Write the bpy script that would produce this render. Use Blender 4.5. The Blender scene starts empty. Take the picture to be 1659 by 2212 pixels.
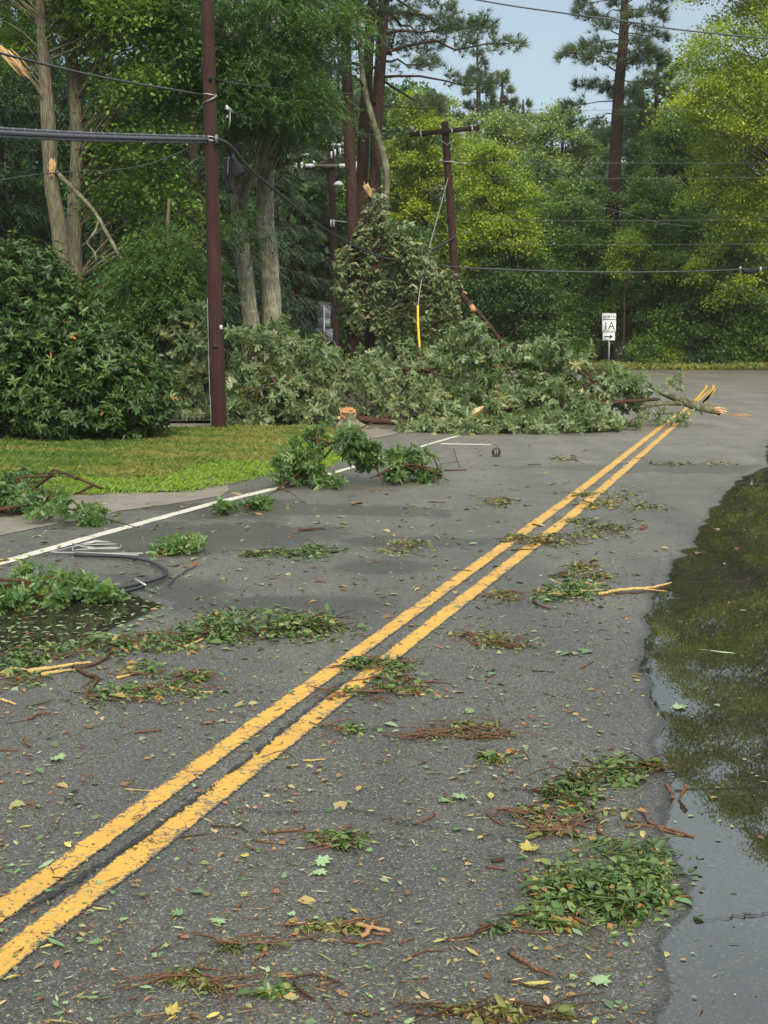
import bpy, math, numpy as np
from math import radians, pi, sin, cos, tan, atan

C = bpy.context.scene.collection
sc = bpy.context.scene
# ------------------------------------------------------------------ camera, world, sun, exposure
F = 2711.0; CX, CY, HZ, CAMZ = 829.5, 1106.0, 712.0, 1.75      # focal length and horizon in photo pixels (1659 wide)
TH = atan((CY - HZ) / F)
cam = bpy.data.objects.new('camera', bpy.data.cameras.new('camera')); C.objects.link(cam)
cam.location = (0, 0, CAMZ); cam.rotation_euler = (pi/2 - TH, 0, 0)
cam.data.sensor_fit = 'VERTICAL'; cam.data.sensor_height = 36.0; cam.data.lens = F / 2212 * 36.0
cam.data.clip_start = 0.05; cam.data.clip_end = 1500
sc.camera = cam
SUN_EL, SUN_AZ = radians(38), radians(168)       # azimuth clockwise from +Y (behind the camera, a little to its right)
w = bpy.data.worlds.new('World'); sc.world = w; w.use_nodes = True
nt = w.node_tree; bg = nt.nodes['Background']
sky = nt.nodes.new('ShaderNodeTexSky'); sky.sky_type = 'NISHITA'; sky.sun_disc = False
sky.sun_elevation = SUN_EL; sky.sun_rotation = SUN_AZ; sky.air_density = 1.0; sky.dust_density = 2.5; sky.ozone_density = 1.0
hs = nt.nodes.new('ShaderNodeHueSaturation'); hs.inputs['Saturation'].default_value = 0.62
nt.links.new(sky.outputs[0], hs.inputs['Color'])
# thin high cloud: a grey veil with soft breaks, brighter overhead than near the horizon
tcw = nt.nodes.new('ShaderNodeTexCoord'); cn = nt.nodes.new('ShaderNodeTexNoise'); cn.inputs['Scale'].default_value = 2.2; cn.inputs['Detail'].default_value = 5
nt.links.new(tcw.outputs['Generated'], cn.inputs['Vector'])
cr = nt.nodes.new('ShaderNodeMapRange'); cr.inputs[1].default_value = .35; cr.inputs[2].default_value = .68; cr.inputs[3].default_value = .35; cr.inputs[4].default_value = .85
nt.links.new(cn.outputs['Fac'], cr.inputs[0])
mx = nt.nodes.new('ShaderNodeMix'); mx.data_type = 'RGBA'; nt.links.new(cr.outputs[0], mx.inputs[0]); nt.links.new(hs.outputs[0], mx.inputs[6]); mx.inputs[7].default_value = (3.35, 3.75, 4.1, 1)
sz = nt.nodes.new('ShaderNodeSeparateXYZ'); nt.links.new(tcw.outputs['Generated'], sz.inputs[0])
zr = nt.nodes.new('ShaderNodeMapRange'); zr.inputs[1].default_value = .24; zr.inputs[2].default_value = .42; nt.links.new(sz.outputs[2], zr.inputs[0])
zc = nt.nodes.new('ShaderNodeMix'); zc.data_type = 'RGBA'; nt.links.new(zr.outputs[0], zc.inputs[0]); zc.inputs[6].default_value = (1.08, 1.18, 1.2, 1); zc.inputs[7].default_value = (3.5, 3.55, 3.3, 1)
ml_ = nt.nodes.new('ShaderNodeMix'); ml_.data_type = 'RGBA'; ml_.blend_type = 'MULTIPLY'; ml_.inputs[0].default_value = 1; nt.links.new(mx.outputs[2], ml_.inputs[6]); nt.links.new(zc.outputs[2], ml_.inputs[7])
nt.links.new(ml_.outputs[2], bg.inputs['Color'])
bg.inputs['Strength'].default_value = 0.066
sl = bpy.data.lights.new('sun', 'SUN'); sl.energy = 1.5; sl.angle = radians(10); sl.color = (1, .90, .70)
so = bpy.data.objects.new('sun', sl); C.objects.link(so)
so.rotation_euler = (pi/2 - SUN_EL, 0, -SUN_AZ + pi); so.location = (0, 0, 40)
sc.view_settings.view_transform = 'Standard'; sc.view_settings.look = 'None'; sc.view_settings.gamma = 1
sc.view_settings.exposure = 1.02
sc.cycles.use_denoising = True
sc.cycles.max_bounces = 8; sc.cycles.diffuse_bounces = 3; sc.cycles.glossy_bounces = 3; sc.cycles.transmission_bounces = 4

# ------------------------------------------------------------------ helpers
R0 = np.random.default_rng
def ray(px, py):
    px = np.asarray(px, float); py = np.asarray(py, float)
    dx = px - CX; dy = -(py - CY)
    return np.stack([dx, cos(TH)*F + sin(TH)*dy, -sin(TH)*F + cos(TH)*dy], -1)
def P(px, py, Y):                                   # the place at distance Y ahead that a photo point shows
    d = ray(px, py); k = np.asarray(Y, float) / d[..., 1]
    return d * k[..., None] + np.array([0, 0, CAMZ])
def G(px, py, z=0.0):                               # the place on the ground
    d = ray(px, py); k = (z - CAMZ) / d[..., 2]
    return d * k[..., None] + np.array([0, 0, CAMZ])
def nrm(a): return a / np.maximum(np.linalg.norm(a, axis=-1, keepdims=True), 1e-9)

def mesh(name, v, faces, mats, mi=None, attrs=None, smooth=False):
    """faces: list of index arrays (n,k), one per polygon size"""
    me = bpy.data.meshes.new(name)
    v = np.asarray(v, np.float32).reshape(-1, 3)
    faces = [np.asarray(f, np.int32) for f in faces if len(f)]
    loops = np.concatenate([f.ravel() for f in faces]); tot = np.concatenate([np.full(len(f), f.shape[1], np.int32) for f in faces])
    st = np.concatenate([[0], np.cumsum(tot)[:-1]]).astype(np.int32)
    me.vertices.add(len(v)); me.vertices.foreach_set('co', v.ravel())
    me.loops.add(len(loops)); me.loops.foreach_set('vertex_index', loops)
    me.polygons.add(len(tot)); me.polygons.foreach_set('loop_start', st); me.polygons.foreach_set('loop_total', tot)
    if mi is not None: me.polygons.foreach_set('material_index', np.asarray(mi, np.int32))
    if smooth: me.polygons.foreach_set('use_smooth', np.ones(len(tot), bool))
    for k, a in (attrs or {}).items():
        at = me.attributes.new(k, 'FLOAT', 'POINT'); at.data.foreach_set('value', np.asarray(a, np.float32))
    for m in (mats if isinstance(mats, (list, tuple)) else [mats]): me.materials.append(m)
    me.update(calc_edges=True); me.validate()
    return me
def link(name, me, parent=None, loc=(0, 0, 0)):
    o = bpy.data.objects.new(name, me); C.objects.link(o); o.location = loc
    if parent is not None: o.parent = parent
    return o
def tag(o, label=None, cat=None, group=None, kind=None):
    if label: o['label'] = label
    if cat: o['category'] = cat
    if group: o['group'] = group
    if kind: o['kind'] = kind
    return o
def thing(name, label, cat, loc=(0, 0, 0), group=None):
    o = bpy.data.objects.new(name, None); C.objects.link(o); o.location = loc; o.empty_display_size = .2
    return tag(o, label, cat, group)
def struct(name, me): return tag(link(name, me), kind='structure')

class MB:
    """collects shapes, then becomes one mesh"""
    def __init__(s): s.v = []; s.f = {}; s.n = 0; s.a = {}; s.order = []
    def add(s, v, faces, tint=None):
        v = np.asarray(v, float).reshape(-1, 3)
        for f in faces:
            f = np.asarray(f, int)
            if len(f): s.order.append(f + s.n)
        s.v.append(v); s.n += len(v)
        s.a.setdefault('tint', []).append(np.zeros(len(v)) if tint is None else np.broadcast_to(tint, (len(v),)).astype(float))
        return s
    def box(s, c, size, rot=None, tint=None):
        h = np.array(size) / 2
        v = np.array([[x, y, z] for z in (-1, 1) for y in (-1, 1) for x in (-1, 1)]) * h
        if rot is not None: v = v @ np.asarray(rot).T
        return s.add(v + np.array(c), [[[0, 2, 3, 1], [4, 5, 7, 6], [0, 1, 5, 4], [2, 6, 7, 3], [0, 4, 6, 2], [1, 3, 7, 5]]], tint)
    def tube(s, pts, rad, seg=8, rough=0.0, rng=None, cap=True, smooth_n=0, tint=None, knob=None):
        pts = np.asarray(pts, float); rad = np.broadcast_to(np.asarray(rad, float), (len(pts),)).copy()
        if smooth_n: pts, rad = spline(pts, rad, smooth_n)
        n = len(pts)
        t = nrm(np.gradient(pts, axis=0)); ref = np.array([1, 0, 0.]) if abs(t[0, 2]) > .7 else np.array([0, 0, 1.])
        xs = np.zeros_like(pts); x = nrm(ref - t[0] * (ref @ t[0]))
        for i in range(n):
            x = nrm(x - t[i] * (x @ t[i])); xs[i] = x
        ys = np.cross(t, xs)
        a = np.arange(seg) / seg * 2 * pi
        rr = rad[:, None] * np.ones(seg)
        if rough and rng is not None:
            rr = rr * (1 + rough * rng.standard_normal((n, seg)) * .6 + rough * np.sin(a[None] * 3 + np.arange(n)[:, None] * .5 + rng.random() * 6))
        v = pts[:, None] + rr[..., None] * (np.cos(a)[None, :, None] * xs[:, None] + np.sin(a)[None, :, None] * ys[:, None])
        i, j = np.meshgrid(np.arange(n - 1), np.arange(seg), indexing='ij'); k = (j + 1) % seg
        q = np.stack([i*seg + j, i*seg + k, (i+1)*seg + k, (i+1)*seg + j], -1).reshape(-1, 4)
        fs = [q]
        if cap: fs += [np.arange(seg)[::-1][None], (np.arange(seg) + (n - 1) * seg)[None]]
        return s.add(v, fs, tint)
    def lathe(s, c, prof, seg=12, axis=None, tint=None):   # prof: (r, h) pairs along axis
        c = np.asarray(c, float); ax = nrm(np.asarray(axis if axis is not None else [0, 0, 1], float))
        pts = np.array([c + ax * h for r, h in prof]); return s.tube(pts, [max(r, 1e-4) for r, h in prof], seg, tint=tint)
    def build(s, name, mat, parent=None, origin=(0, 0, 0), smooth=False, attr=True):
        v = np.concatenate(s.v) - np.asarray(origin)
        bysz = {}
        for f in s.order: bysz.setdefault(f.shape[1], []).append(f)
        me = mesh(name, v, [np.concatenate(x) for x in bysz.values()], mat, attrs={'tint': np.concatenate(s.a['tint'])} if attr else None, smooth=smooth)
        return link(name, me, parent)
def spline(pts, rad, m):
    n = len(pts); t = np.linspace(0, n - 1, (n - 1) * m + 1)
    i = np.clip(t.astype(int), 0, n - 2); u = (t - i)[:, None]
    p = np.concatenate([[2 * pts[0] - pts[1]], pts, [2 * pts[-1] - pts[-2]]])
    a, b, c, d = p[i], p[i + 1], p[i + 2], p[i + 3]
    q = .5 * ((2 * b) + (c - a) * u + (2*a - 5*b + 4*c - d) * u**2 + (3*b - a - 3*c + d) * u**3)
    return q, np.interp(t, np.arange(n), rad)

# leaf shapes ------------------------------------------------------
LENS = np.array([[0, 0, 0], [.5, .33, 1], [.36, .72, .7], [0, 1, 0], [-.36, .72, .7], [-.5, .33, 1]]); LENSF = [[0, 1, 2, 3], [0, 3, 4, 5]]
OAK = np.array([[0, 0, 0], [.34, .26, .8], [.14, .36, .5], [.5, .54, 1], [.17, .64, .5], [.36, .84, .6], [0, 1, 0], [-.36, .84, .6], [-.17, .64, .5], [-.5, .54, 1], [-.14, .36, .5], [-.34, .26, .8]]); OAKF = [[0, 1, 2, 3, 4, 5, 6], [0, 6, 7, 8, 9, 10, 11]]
DIA = np.array([[0, 0, 0], [.5, .45, 1], [0, 1, 0], [-.5, .45, 1]]); DIAF = [[0, 1, 2], [0, 2, 3]]
def leaves(mb, p, d, L, W, rng, up=None, fold=.12, tint=None, shape='lens', upj=.6, droop=.1):
    """one small folded leaf blade per point p, growing along d"""
    n = len(p)
    if n == 0: return
    d = nrm(d); L = np.broadcast_to(L, (n,)); W = np.broadcast_to(W, (n,))
    u = (np.array([0, 0, 1.]) if up is None else up) + rng.standard_normal((n, 3)) * upj
    x = nrm(np.cross(d, u)); z = np.cross(x, d)
    T, TF = {'lens': (LENS, LENSF), 'dia': (DIA, DIAF), 'oak': (OAK, OAKF)}[shape]
    v = p[:, None] + T[None, :, 0:1] * (W[:, None] * x)[:, None] + T[None, :, 1:2] * (L[:, None] * d)[:, None] \
        + (T[None, :, 2:3] * fold * W[:, None, None] - (T[None, :, 1:2]**2) * droop * L[:, None, None]) * z[:, None]
    k = len(T); f = (np.asarray(TF)[None] + (np.arange(n) * k)[:, None, None]).reshape(-1, len(TF[0]))
    t = rng.random(n) if tint is None else tint
    mb.add(v.reshape(-1, 3), [f], np.repeat(t, k))
def perp_spread(d, ang, rng, az=None):
    d = nrm(d); r = nrm(np.cross(d, rng.standard_normal(d.shape))); s = np.cross(d, r)
    az = rng.random(len(d)) * 2 * pi if az is None else az
    q = np.cos(az)[:, None] * r + np.sin(az)[:, None] * s
    ang = np.broadcast_to(ang, (len(d),))[:, None]
    return nrm(np.cos(ang) * d + np.sin(ang) * q)
def whorls(mb, p, d, k, L, W, rng, spread=1.1, sag=.25, shape='lens', tint=None, stem=.0):
    """k leaves around each twig tip"""
    n = len(p); pp = np.repeat(p, k, 0); dd = np.repeat(nrm(d), k, 0)
    r0 = nrm(np.cross(nrm(d), rng.standard_normal(d.shape))); s0 = np.cross(nrm(d), r0)
    az = (np.arange(k)[None] / k * 2 * pi + rng.random((n, 1)) * 6 + rng.standard_normal((n, k)) * .25)
    q = np.cos(az)[..., None] * r0[:, None] + np.sin(az)[..., None] * s0[:, None]
    a = spread + rng.standard_normal((n, k, 1)) * .22
    ld = (np.cos(a) * nrm(d)[:, None] + np.sin(a) * q).reshape(-1, 3); ld[:, 2] -= sag
    t = None if tint is None else np.repeat(tint, k) + rng.standard_normal(n * k) * .06
    leaves(mb, pp + nrm(ld) * stem, ld, L * (.5 + .75 * rng.random(n * k)), W * (.55 + .75 * rng.random(n * k)), rng, up=dd * .9 + np.array([0, 0, .3]), upj=.25, tint=t, shape=shape, droop=.18)
def pinnate(mb, p, d, k, L, lf, W, rng, sag=.35, tint=None, shape='dia', ang=1.0):
    """feather-like sprays: leaflets in two rows along each twig"""
    n = len(p); d = nrm(d); up = np.array([0, 0, 1.]) + rng.standard_normal((n, 3)) * .35
    x = nrm(np.cross(d, up))
    s = (np.arange(k) + .6) / k
    L = np.broadcast_to(L, (n,)) * (.7 + .6 * rng.random(n))
    pos = p[:, None] + d[:, None] * (s[None, :, None] * L[:, None, None]); pos[..., 2] -= sag * L[:, None] * s[None]**2
    for sg in (-1, 1):
        ld = d[:, None] * cos(ang) + sg * x[:, None] * sin(ang) + rng.standard_normal((n, k, 3)) * .12; ld[..., 2] -= sag * .9 * s[None]
        t = None if tint is None else np.repeat(tint, k)
        taper = np.tile(np.sin(np.clip(s, .15, .9) * pi)**.5, n)
        leaves(mb, pos.reshape(-1, 3), ld.reshape(-1, 3), lf * taper, W, rng, upj=.3, tint=t, shape=shape)
def tufts(mb, p, d, k, L, W, rng, tint=None, spread=1.0):
    """pine needles: thin blades fanning from each twig tip"""
    n = len(p); dd = perp_spread(np.repeat(nrm(d), k, 0), np.abs(rng.standard_normal(n * k)) * spread * .6 + .15, rng)
    pp = np.repeat(p, k, 0); LL = L * (.6 + .6 * rng.random(n * k))[:, None]
    x = nrm(np.cross(dd, rng.standard_normal(dd.shape))) * W
    v = np.stack([pp - x * .5, pp + x * .5, pp + dd * LL], 1).reshape(-1, 3)
    t = rng.random(n) if tint is None else tint
    mb.add(v, [np.arange(n * k * 3).reshape(-1, 3)], np.repeat(t, k * 3))

# ------------------------------------------------------------------ materials
def newmat(name):
    m = bpy.data.materials.new(name); m.use_nodes = True; t = m.node_tree
    return m, t, t.nodes['Principled BSDF'], t.nodes['Material Output']
def N(t, typ, **kw):
    n = t.nodes.new(typ)
    for k, v in kw.items():
        if k in n.inputs: n.inputs[k].default_value = v
        else: setattr(n, k, v)
    return n
def ramp(t, stops, src, interp='LINEAR'):
    r = N(t, 'ShaderNodeValToRGB'); r.color_ramp.interpolation = interp; e = r.color_ramp.elements
    while len(e) < len(stops): e.new(.5)
    for el, (p, c) in zip(e, stops): el.position = p; el.color = (*c, 1) if len(c) == 3 else c
    t.links.new(src, r.inputs[0]); return r
def mix(t, fac, a, b, typ='MIX'):
    m = N(t, 'ShaderNodeMix', data_type='RGBA', blend_type=typ); L = t.links
    for val, i in ((fac, 0), (a, 6), (b, 7)):
        if isinstance(val, (int, float)): m.inputs[i].default_value = val
        elif isinstance(val, tuple): m.inputs[i].default_value = (*val, 1)
        else: L.new(val, m.inputs[i])
    return m.outputs[2]
def math_(t, op, a, b=None, c=None, clamp=False):
    m = N(t, 'ShaderNodeMath', operation=op, use_clamp=clamp)
    for i, v in enumerate((a, b, c)):
        if v is None: continue
        if isinstance(v, (int, float)): m.inputs[i].default_value = v
        else: t.links.new(v, m.inputs[i])
    return m.outputs[0]
def noise(t, vec, scale, detail=4, rough=.55, out='Fac'):
    n = N(t, 'ShaderNodeTexNoise', Scale=scale, Detail=detail, Roughness=rough)
    if vec is not None: t.links.new(vec, n.inputs['Vector'])
    return n.outputs[out]
def bump(t, h, strength, dist, bsdf):
    b = N(t, 'ShaderNodeBump', Strength=strength, Distance=dist); t.links.new(h, b.inputs['Height']); t.links.new(b.outputs[0], bsdf.inputs['Normal'])
def leafmat(name, stops, back=(1.25, 1.2, 1.5), rough=.42, transl=.32, spec=.5):
    m, t, b, out = newmat(name)
    at = N(t, 'ShaderNodeAttribute', attribute_name='tint')
    geo = N(t, 'ShaderNodeNewGeometry')
    r = ramp(t, stops, at.outputs['Fac'])
    n = noise(t, geo.outputs['Position'], 1.3, 2)
    c = mix(t, math_(t, 'MULTIPLY', math_(t, 'SUBTRACT', n, .5), .9), r.outputs[0], mix(t, 1.0, r.outputs[0], (.55, .62, .6), 'MULTIPLY'))
    c2 = mix(t, 1.0, c, back, 'MULTIPLY')
    col = mix(t, geo.outputs['Backfacing'], c, c2)
    t.links.new(col, b.inputs['Base Color']); b.inputs['Roughness'].default_value = rough; b.inputs['Specular IOR Level'].default_value = spec
    tr = N(t, 'ShaderNodeBsdfTranslucent'); t.links.new(mix(t, 1.0, col, (1.2, 1.35, .5), 'MULTIPLY'), tr.inputs[0])
    ms = N(t, 'ShaderNodeMixShader'); ms.inputs[0].default_value = transl
    t.links.new(b.outputs[0], ms.inputs[1]); t.links.new(tr.outputs[0], ms.inputs[2]); t.links.new(ms.outputs[0], out.inputs[0])
    return m
def barkmat(name, a, b_, scale=14, zs=.16, dist=.02, lichen=None):
    m, t, b, out = newmat(name)
    tc = N(t, 'ShaderNodeTexCoord'); mp = N(t, 'ShaderNodeMapping'); mp.inputs['Scale'].default_value = (1, 1, zs); t.links.new(tc.outputs['Object'], mp.inputs[0])
    n = noise(t, mp.outputs[0], scale, 6, .65); v = N(t, 'ShaderNodeTexVoronoi', Scale=scale * 1.3, feature='DISTANCE_TO_EDGE'); t.links.new(mp.outputs[0], v.inputs['Vector'])
    h = math_(t, 'ADD', math_(t, 'MULTIPLY', n, .7), math_(t, 'MULTIPLY', v.outputs[0], .9))
    col = ramp(t, [(.25, a), (.75, b_)], h).outputs[0]
    if lichen:
        l = ramp(t, [(.5, (0, 0, 0)), (.62, (1, 1, 1))], noise(t, tc.outputs['Object'], 5, 5, .7)).outputs[0]
        col = mix(t, l, col, lichen)
    t.links.new(col, b.inputs['Base Color']); b.inputs['Roughness'].default_value = .9; b.inputs['Specular IOR Level'].default_value = .2
    bump(t, h, .9, dist, b); return m
def plain(name, c, rough=.5, metal=0, var=.15, scale=20, bumpd=0):
    m, t, b, out = newmat(name); tc = N(t, 'ShaderNodeTexCoord')
    n = noise(t, tc.outputs['Object'], scale, 5)
    col = mix(t, n, tuple(x * (1 - var) for x in c), tuple(min(1, x * (1 + var)) for x in c))
    t.links.new(col, b.inputs['Base Color']); b.inputs['Roughness'].default_value = rough; b.inputs['Metallic'].default_value = metal
    if bumpd: bump(t, n, .6, bumpd, b)
    return m
def woodmat(name, a, b_, c):
    m, t, b, out = newmat(name); tc = N(t, 'ShaderNodeTexCoord'); at = N(t, 'ShaderNodeAttribute', attribute_name='tint')
    n = noise(t, tc.outputs['Object'], 55, 5, .7)
    col = ramp(t, [(.25, a), (.5, b_), (.8, c)], math_(t, 'ADD', math_(t, 'MULTIPLY', n, .7), math_(t, 'MULTIPLY', at.outputs['Fac'], .35))).outputs[0]
    t.links.new(col, b.inputs['Base Color']); b.inputs['Roughness'].default_value = .75; bump(t, n, .7, .01, b); return m

def asphalt_color(t):
    """colour, height and big blotches of the old chip-seal road"""
    g = N(t, 'ShaderNodeNewGeometry'); p = g.outputs['Position']
    v = N(t, 'ShaderNodeTexVoronoi', Scale=150.0); t.links.new(p, v.inputs['Vector'])
    stone = N(t, 'ShaderNodeSeparateColor'); t.links.new(v.outputs['Color'], stone.inputs[0])
    st = ramp(t, [(0, (.046, .0435, .0385)), (.45, (.070, .0665, .0585)), (.8, (.098, .093, .081)), (.93, (.138, .130, .112)), (1, (.25, .235, .20))], stone.outputs[0]).outputs[0]
    gap = ramp(t, [(0, (1, 1, 1)), (.55, (1, 1, 1)), (.95, (.35, .35, .35))], v.outputs['Distance']).outputs[0]
    col = mix(t, 1.0, st, gap, 'MULTIPLY')
    fine = noise(t, p, 330, 3, .7)
    col = mix(t, .5, col, mix(t, 1.0, col, ramp(t, [(.3, (.6, .6, .6)), (.7, (1.4, 1.4, 1.4))], fine).outputs[0], 'MULTIPLY'))
    big = noise(t, p, .55, 6, .6); mid = noise(t, p, 3.2, 5, .6)
    blot = math_(t, 'ADD', math_(t, 'MULTIPLY', big, .6), math_(t, 'MULTIPLY', mid, .4))
    col = mix(t, 1.0, col, ramp(t, [(.3, (.74, .73, .72)), (.7, (1.24, 1.2, 1.12))], blot).outputs[0], 'MULTIPLY')
    mpr = N(t, 'ShaderNodeMapping'); mpr.inputs['Rotation'].default_value = (0, 0, radians(18)); mpr.inputs['Scale'].default_value = (1.5, .10, 1); t.links.new(p, mpr.inputs[0])
    trk = noise(t, mpr.outputs[0], 1.1, 3, .5); col = mix(t, 1.0, col, ramp(t, [(.32, (.80, .80, .80)), (.68, (1.15, 1.15, 1.14))], trk).outputs[0], 'MULTIPLY')
    ckw = N(t, 'ShaderNodeTexVoronoi', Scale=.42, feature='DISTANCE_TO_EDGE'); wv = N(t, 'ShaderNodeVectorMath', operation='ADD'); wn = N(t, 'ShaderNodeVectorMath', operation='SCALE'); wn.inputs['Scale'].default_value = .55; t.links.new(noise(t, p, 1.4, 6, .7, 'Color'), wn.inputs[0]); t.links.new(p, wv.inputs[0]); t.links.new(wn.outputs[0], wv.inputs[1]); t.links.new(wv.outputs[0], ckw.inputs['Vector'])
    cm = math_(t, 'MULTIPLY', ramp(t, [(0, (1, 1, 1)), (.0045, (0, 0, 0))], ckw.outputs['Distance']).outputs[0], ramp(t, [(.5, (0, 0, 0)), (.6, (.8, .8, .8))], noise(t, p, .7, 3, .5)).outputs[0]); col = mix(t, cm, col, (.016, .015, .014))
    # the pavement pales toward the crossing: grazing sheen and haze put into its colour
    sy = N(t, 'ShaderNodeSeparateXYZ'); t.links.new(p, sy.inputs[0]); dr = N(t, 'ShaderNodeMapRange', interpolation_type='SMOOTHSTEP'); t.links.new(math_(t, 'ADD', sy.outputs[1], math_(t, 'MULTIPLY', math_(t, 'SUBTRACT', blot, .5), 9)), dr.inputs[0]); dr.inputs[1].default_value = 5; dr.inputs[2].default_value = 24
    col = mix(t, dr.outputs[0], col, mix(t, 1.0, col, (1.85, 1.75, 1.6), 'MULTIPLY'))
    h = math_(t, 'SUBTRACT', math_(t, 'MULTIPLY', fine, .35), v.outputs['Distance'])
    return p, col, h, blot
def patch_mask(t, p, patches):
    """soft irregular damp patches (cx, cy, rx, ry) on the ground"""
    wob = noise(t, p, 1.6, 5, .65); res = None
    sx = N(t, 'ShaderNodeSeparateXYZ'); t.links.new(p, sx.inputs[0])
    for cx, cy, rx, ry in patches:
        a = math_(t, 'DIVIDE', math_(t, 'SUBTRACT', sx.outputs[0], cx), rx); b = math_(t, 'DIVIDE', math_(t, 'SUBTRACT', sx.outputs[1], cy), ry)
        d = math_(t, 'SQRT', math_(t, 'ADD', math_(t, 'MULTIPLY', a, a), math_(t, 'MULTIPLY', b, b)))
        d = math_(t, 'ADD', d, math_(t, 'MULTIPLY', math_(t, 'SUBTRACT', wob, .5), 1.3))
        m = N(t, 'ShaderNodeMapRange', interpolation_type='SMOOTHSTEP'); t.links.new(d, m.inputs[0])
        m.inputs[1].default_value = 1.0; m.inputs[2].default_value = .55; m.inputs[3].default_value = 0; m.inputs[4].default_value = 1
        res = m.outputs[0] if res is None else math_(t, 'MAXIMUM', res, m.outputs[0])
    return res
def gp(px, py): q = G(px, py); return float(q[0]), float(q[1])
DAMP = []
for px, py, rx, ry in ((620, 1310, .9, .45), (830, 1225, .5, .35), (900, 1170, .8, .4), (470, 1155, 1.3, .9), (300, 1185, 1.0, .6), (560, 1100, 1.2, .8), (180, 1290, 1.4, .9), (330, 1290, .7, .45), (860, 1105, .7, .5), (420, 1095, 1.6, .45), (1420, 1010, 2.2, .8)):
    DAMP.append((*gp(px, py), rx, ry))
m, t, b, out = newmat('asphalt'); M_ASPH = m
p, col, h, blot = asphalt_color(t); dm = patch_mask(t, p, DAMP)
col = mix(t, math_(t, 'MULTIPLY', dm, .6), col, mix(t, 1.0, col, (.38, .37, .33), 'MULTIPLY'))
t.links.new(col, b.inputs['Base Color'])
rg = ramp(t, [(.3, (.66,)*3), (.7, (.5,)*3)], blot).outputs[0]
t.links.new(math_(t, 'SUBTRACT', rg, math_(t, 'MULTIPLY', dm, .22)), b.inputs['Roughness'])
bump(t, h, .75, .006, b)
m, t, b, out = newmat('puddle_water'); M_PUD = m
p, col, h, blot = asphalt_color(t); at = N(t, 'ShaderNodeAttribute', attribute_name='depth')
edge = math_(t, 'ADD', at.outputs['Fac'], math_(t, 'MULTIPLY', math_(t, 'SUBTRACT', noise(t, p, 9, 5, .7), .5), .09))
def mr(t, src, a, b_, c, d):
    m_ = N(t, 'ShaderNodeMapRange', interpolation_type='SMOOTHSTEP'); t.links.new(src, m_.inputs[0])
    for i, x in enumerate((a, b_, c, d)): m_.inputs[i + 1].default_value = x
    return m_.outputs[0]
wet = mr(t, edge, -.01, .035, 0, 1)
col = mix(t, mr(t, edge, -.03, .02, 0, 1), col, mix(t, 1.0, col, (.33, .32, .27), 'MULTIPLY'))
t.links.new(col, b.inputs['Base Color']); b.inputs['IOR'].default_value = 1.55
t.links.new(mr(t, wet, 0, 1, .55, .012), b.inputs['Roughness'])
bb = N(t, 'ShaderNodeBump', Distance=.006); t.links.new(math_(t, 'SUBTRACT', 1.0, wet), bb.inputs['Strength']); t.links.new(h, bb.inputs['Height']); t.links.new(bb.outputs[0], b.inputs['Normal'])

def paintmat(name, c, wear):
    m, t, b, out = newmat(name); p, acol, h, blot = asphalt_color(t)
    at = N(t, 'ShaderNodeAttribute', attribute_name='edge')
    n = math_(t, 'ADD', math_(t, 'MULTIPLY', noise(t, p, 60, 6, .8), .6), math_(t, 'MULTIPLY', noise(t, p, 4, 5, .65), .4))
    k = math_(t, 'ADD', n, math_(t, 'MULTIPLY', at.outputs['Fac'], .16))
    vc = N(t, 'ShaderNodeTexVoronoi', Scale=7.0, feature='DISTANCE_TO_EDGE'); wv = N(t, 'ShaderNodeVectorMath', operation='ADD'); wn = N(t, 'ShaderNodeVectorMath', operation='SCALE'); wn.inputs['Scale'].default_value = .12; t.links.new(noise(t, p, 9, 5, .7, 'Color'), wn.inputs[0]); t.links.new(p, wv.inputs[0]); t.links.new(wn.outputs[0], wv.inputs[1]); t.links.new(wv.outputs[0], vc.inputs['Vector'])
    k = math_(t, 'ADD', k, math_(t, 'MULTIPLY', ramp(t, [(0, (1, 1, 1)), (.022, (0, 0, 0))], vc.outputs['Distance']).outputs[0], .14))
    msk = ramp(t, [(wear, (1, 1, 1)), (wear + .05, (0, 0, 0))], k).outputs[0]
    tone = ramp(t, [(.3, tuple(x * .66 + .012 for x in c)), (.62, c)], math_(t, 'ADD', math_(t, 'MULTIPLY', noise(t, p, 30, 5, .75), .55), math_(t, 'MULTIPLY', noise(t, p, 2.2, 4, .6), .45))).outputs[0]
    t.links.new(mix(t, msk, acol, tone), b.inputs['Base Color']); b.inputs['Roughness'].default_value = .6; bump(t, h, .5, .005, b); return m
M_YEL = paintmat('yellow_paint', (.61, .32, .04), .555)
M_WHT = paintmat('white_paint', (.58, .53, .42), .585)
M_CRACK = plain('crack_tar', (.012, .011, .010), .8)
m, t, b, out = newmat('sandy_concrete'); M_TAN = m
g = N(t, 'ShaderNodeNewGeometry'); n1 = noise(t, g.outputs['Position'], 2.5, 6, .7); n2 = noise(t, g.outputs['Position'], 90, 3, .7)
c1 = ramp(t, [(.3, (.10, .085, .065)), (.6, (.21, .175, .135)), (.85, (.27, .23, .18))], math_(t, 'ADD', math_(t, 'MULTIPLY', n1, .75), math_(t, 'MULTIPLY', n2, .25))).outputs[0]
t.links.new(c1, b.inputs['Base Color']); b.inputs['Roughness'].default_value = .85; bump(t, n2, .6, .006, b)
m, t, b, out = newmat('forest_soil'); M_SOIL = m
g = N(t, 'ShaderNodeNewGeometry'); n1 = noise(t, g.outputs['Position'], 6, 6, .7)
t.links.new(ramp(t, [(.3, (.018, .014, .009)), (.55, (.045, .034, .02)), (.75, (.06, .055, .025))], n1).outputs[0], b.inputs['Base Color']); b.inputs['Roughness'].default_value = .95; bump(t, n1, .8, .05, b)
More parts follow.
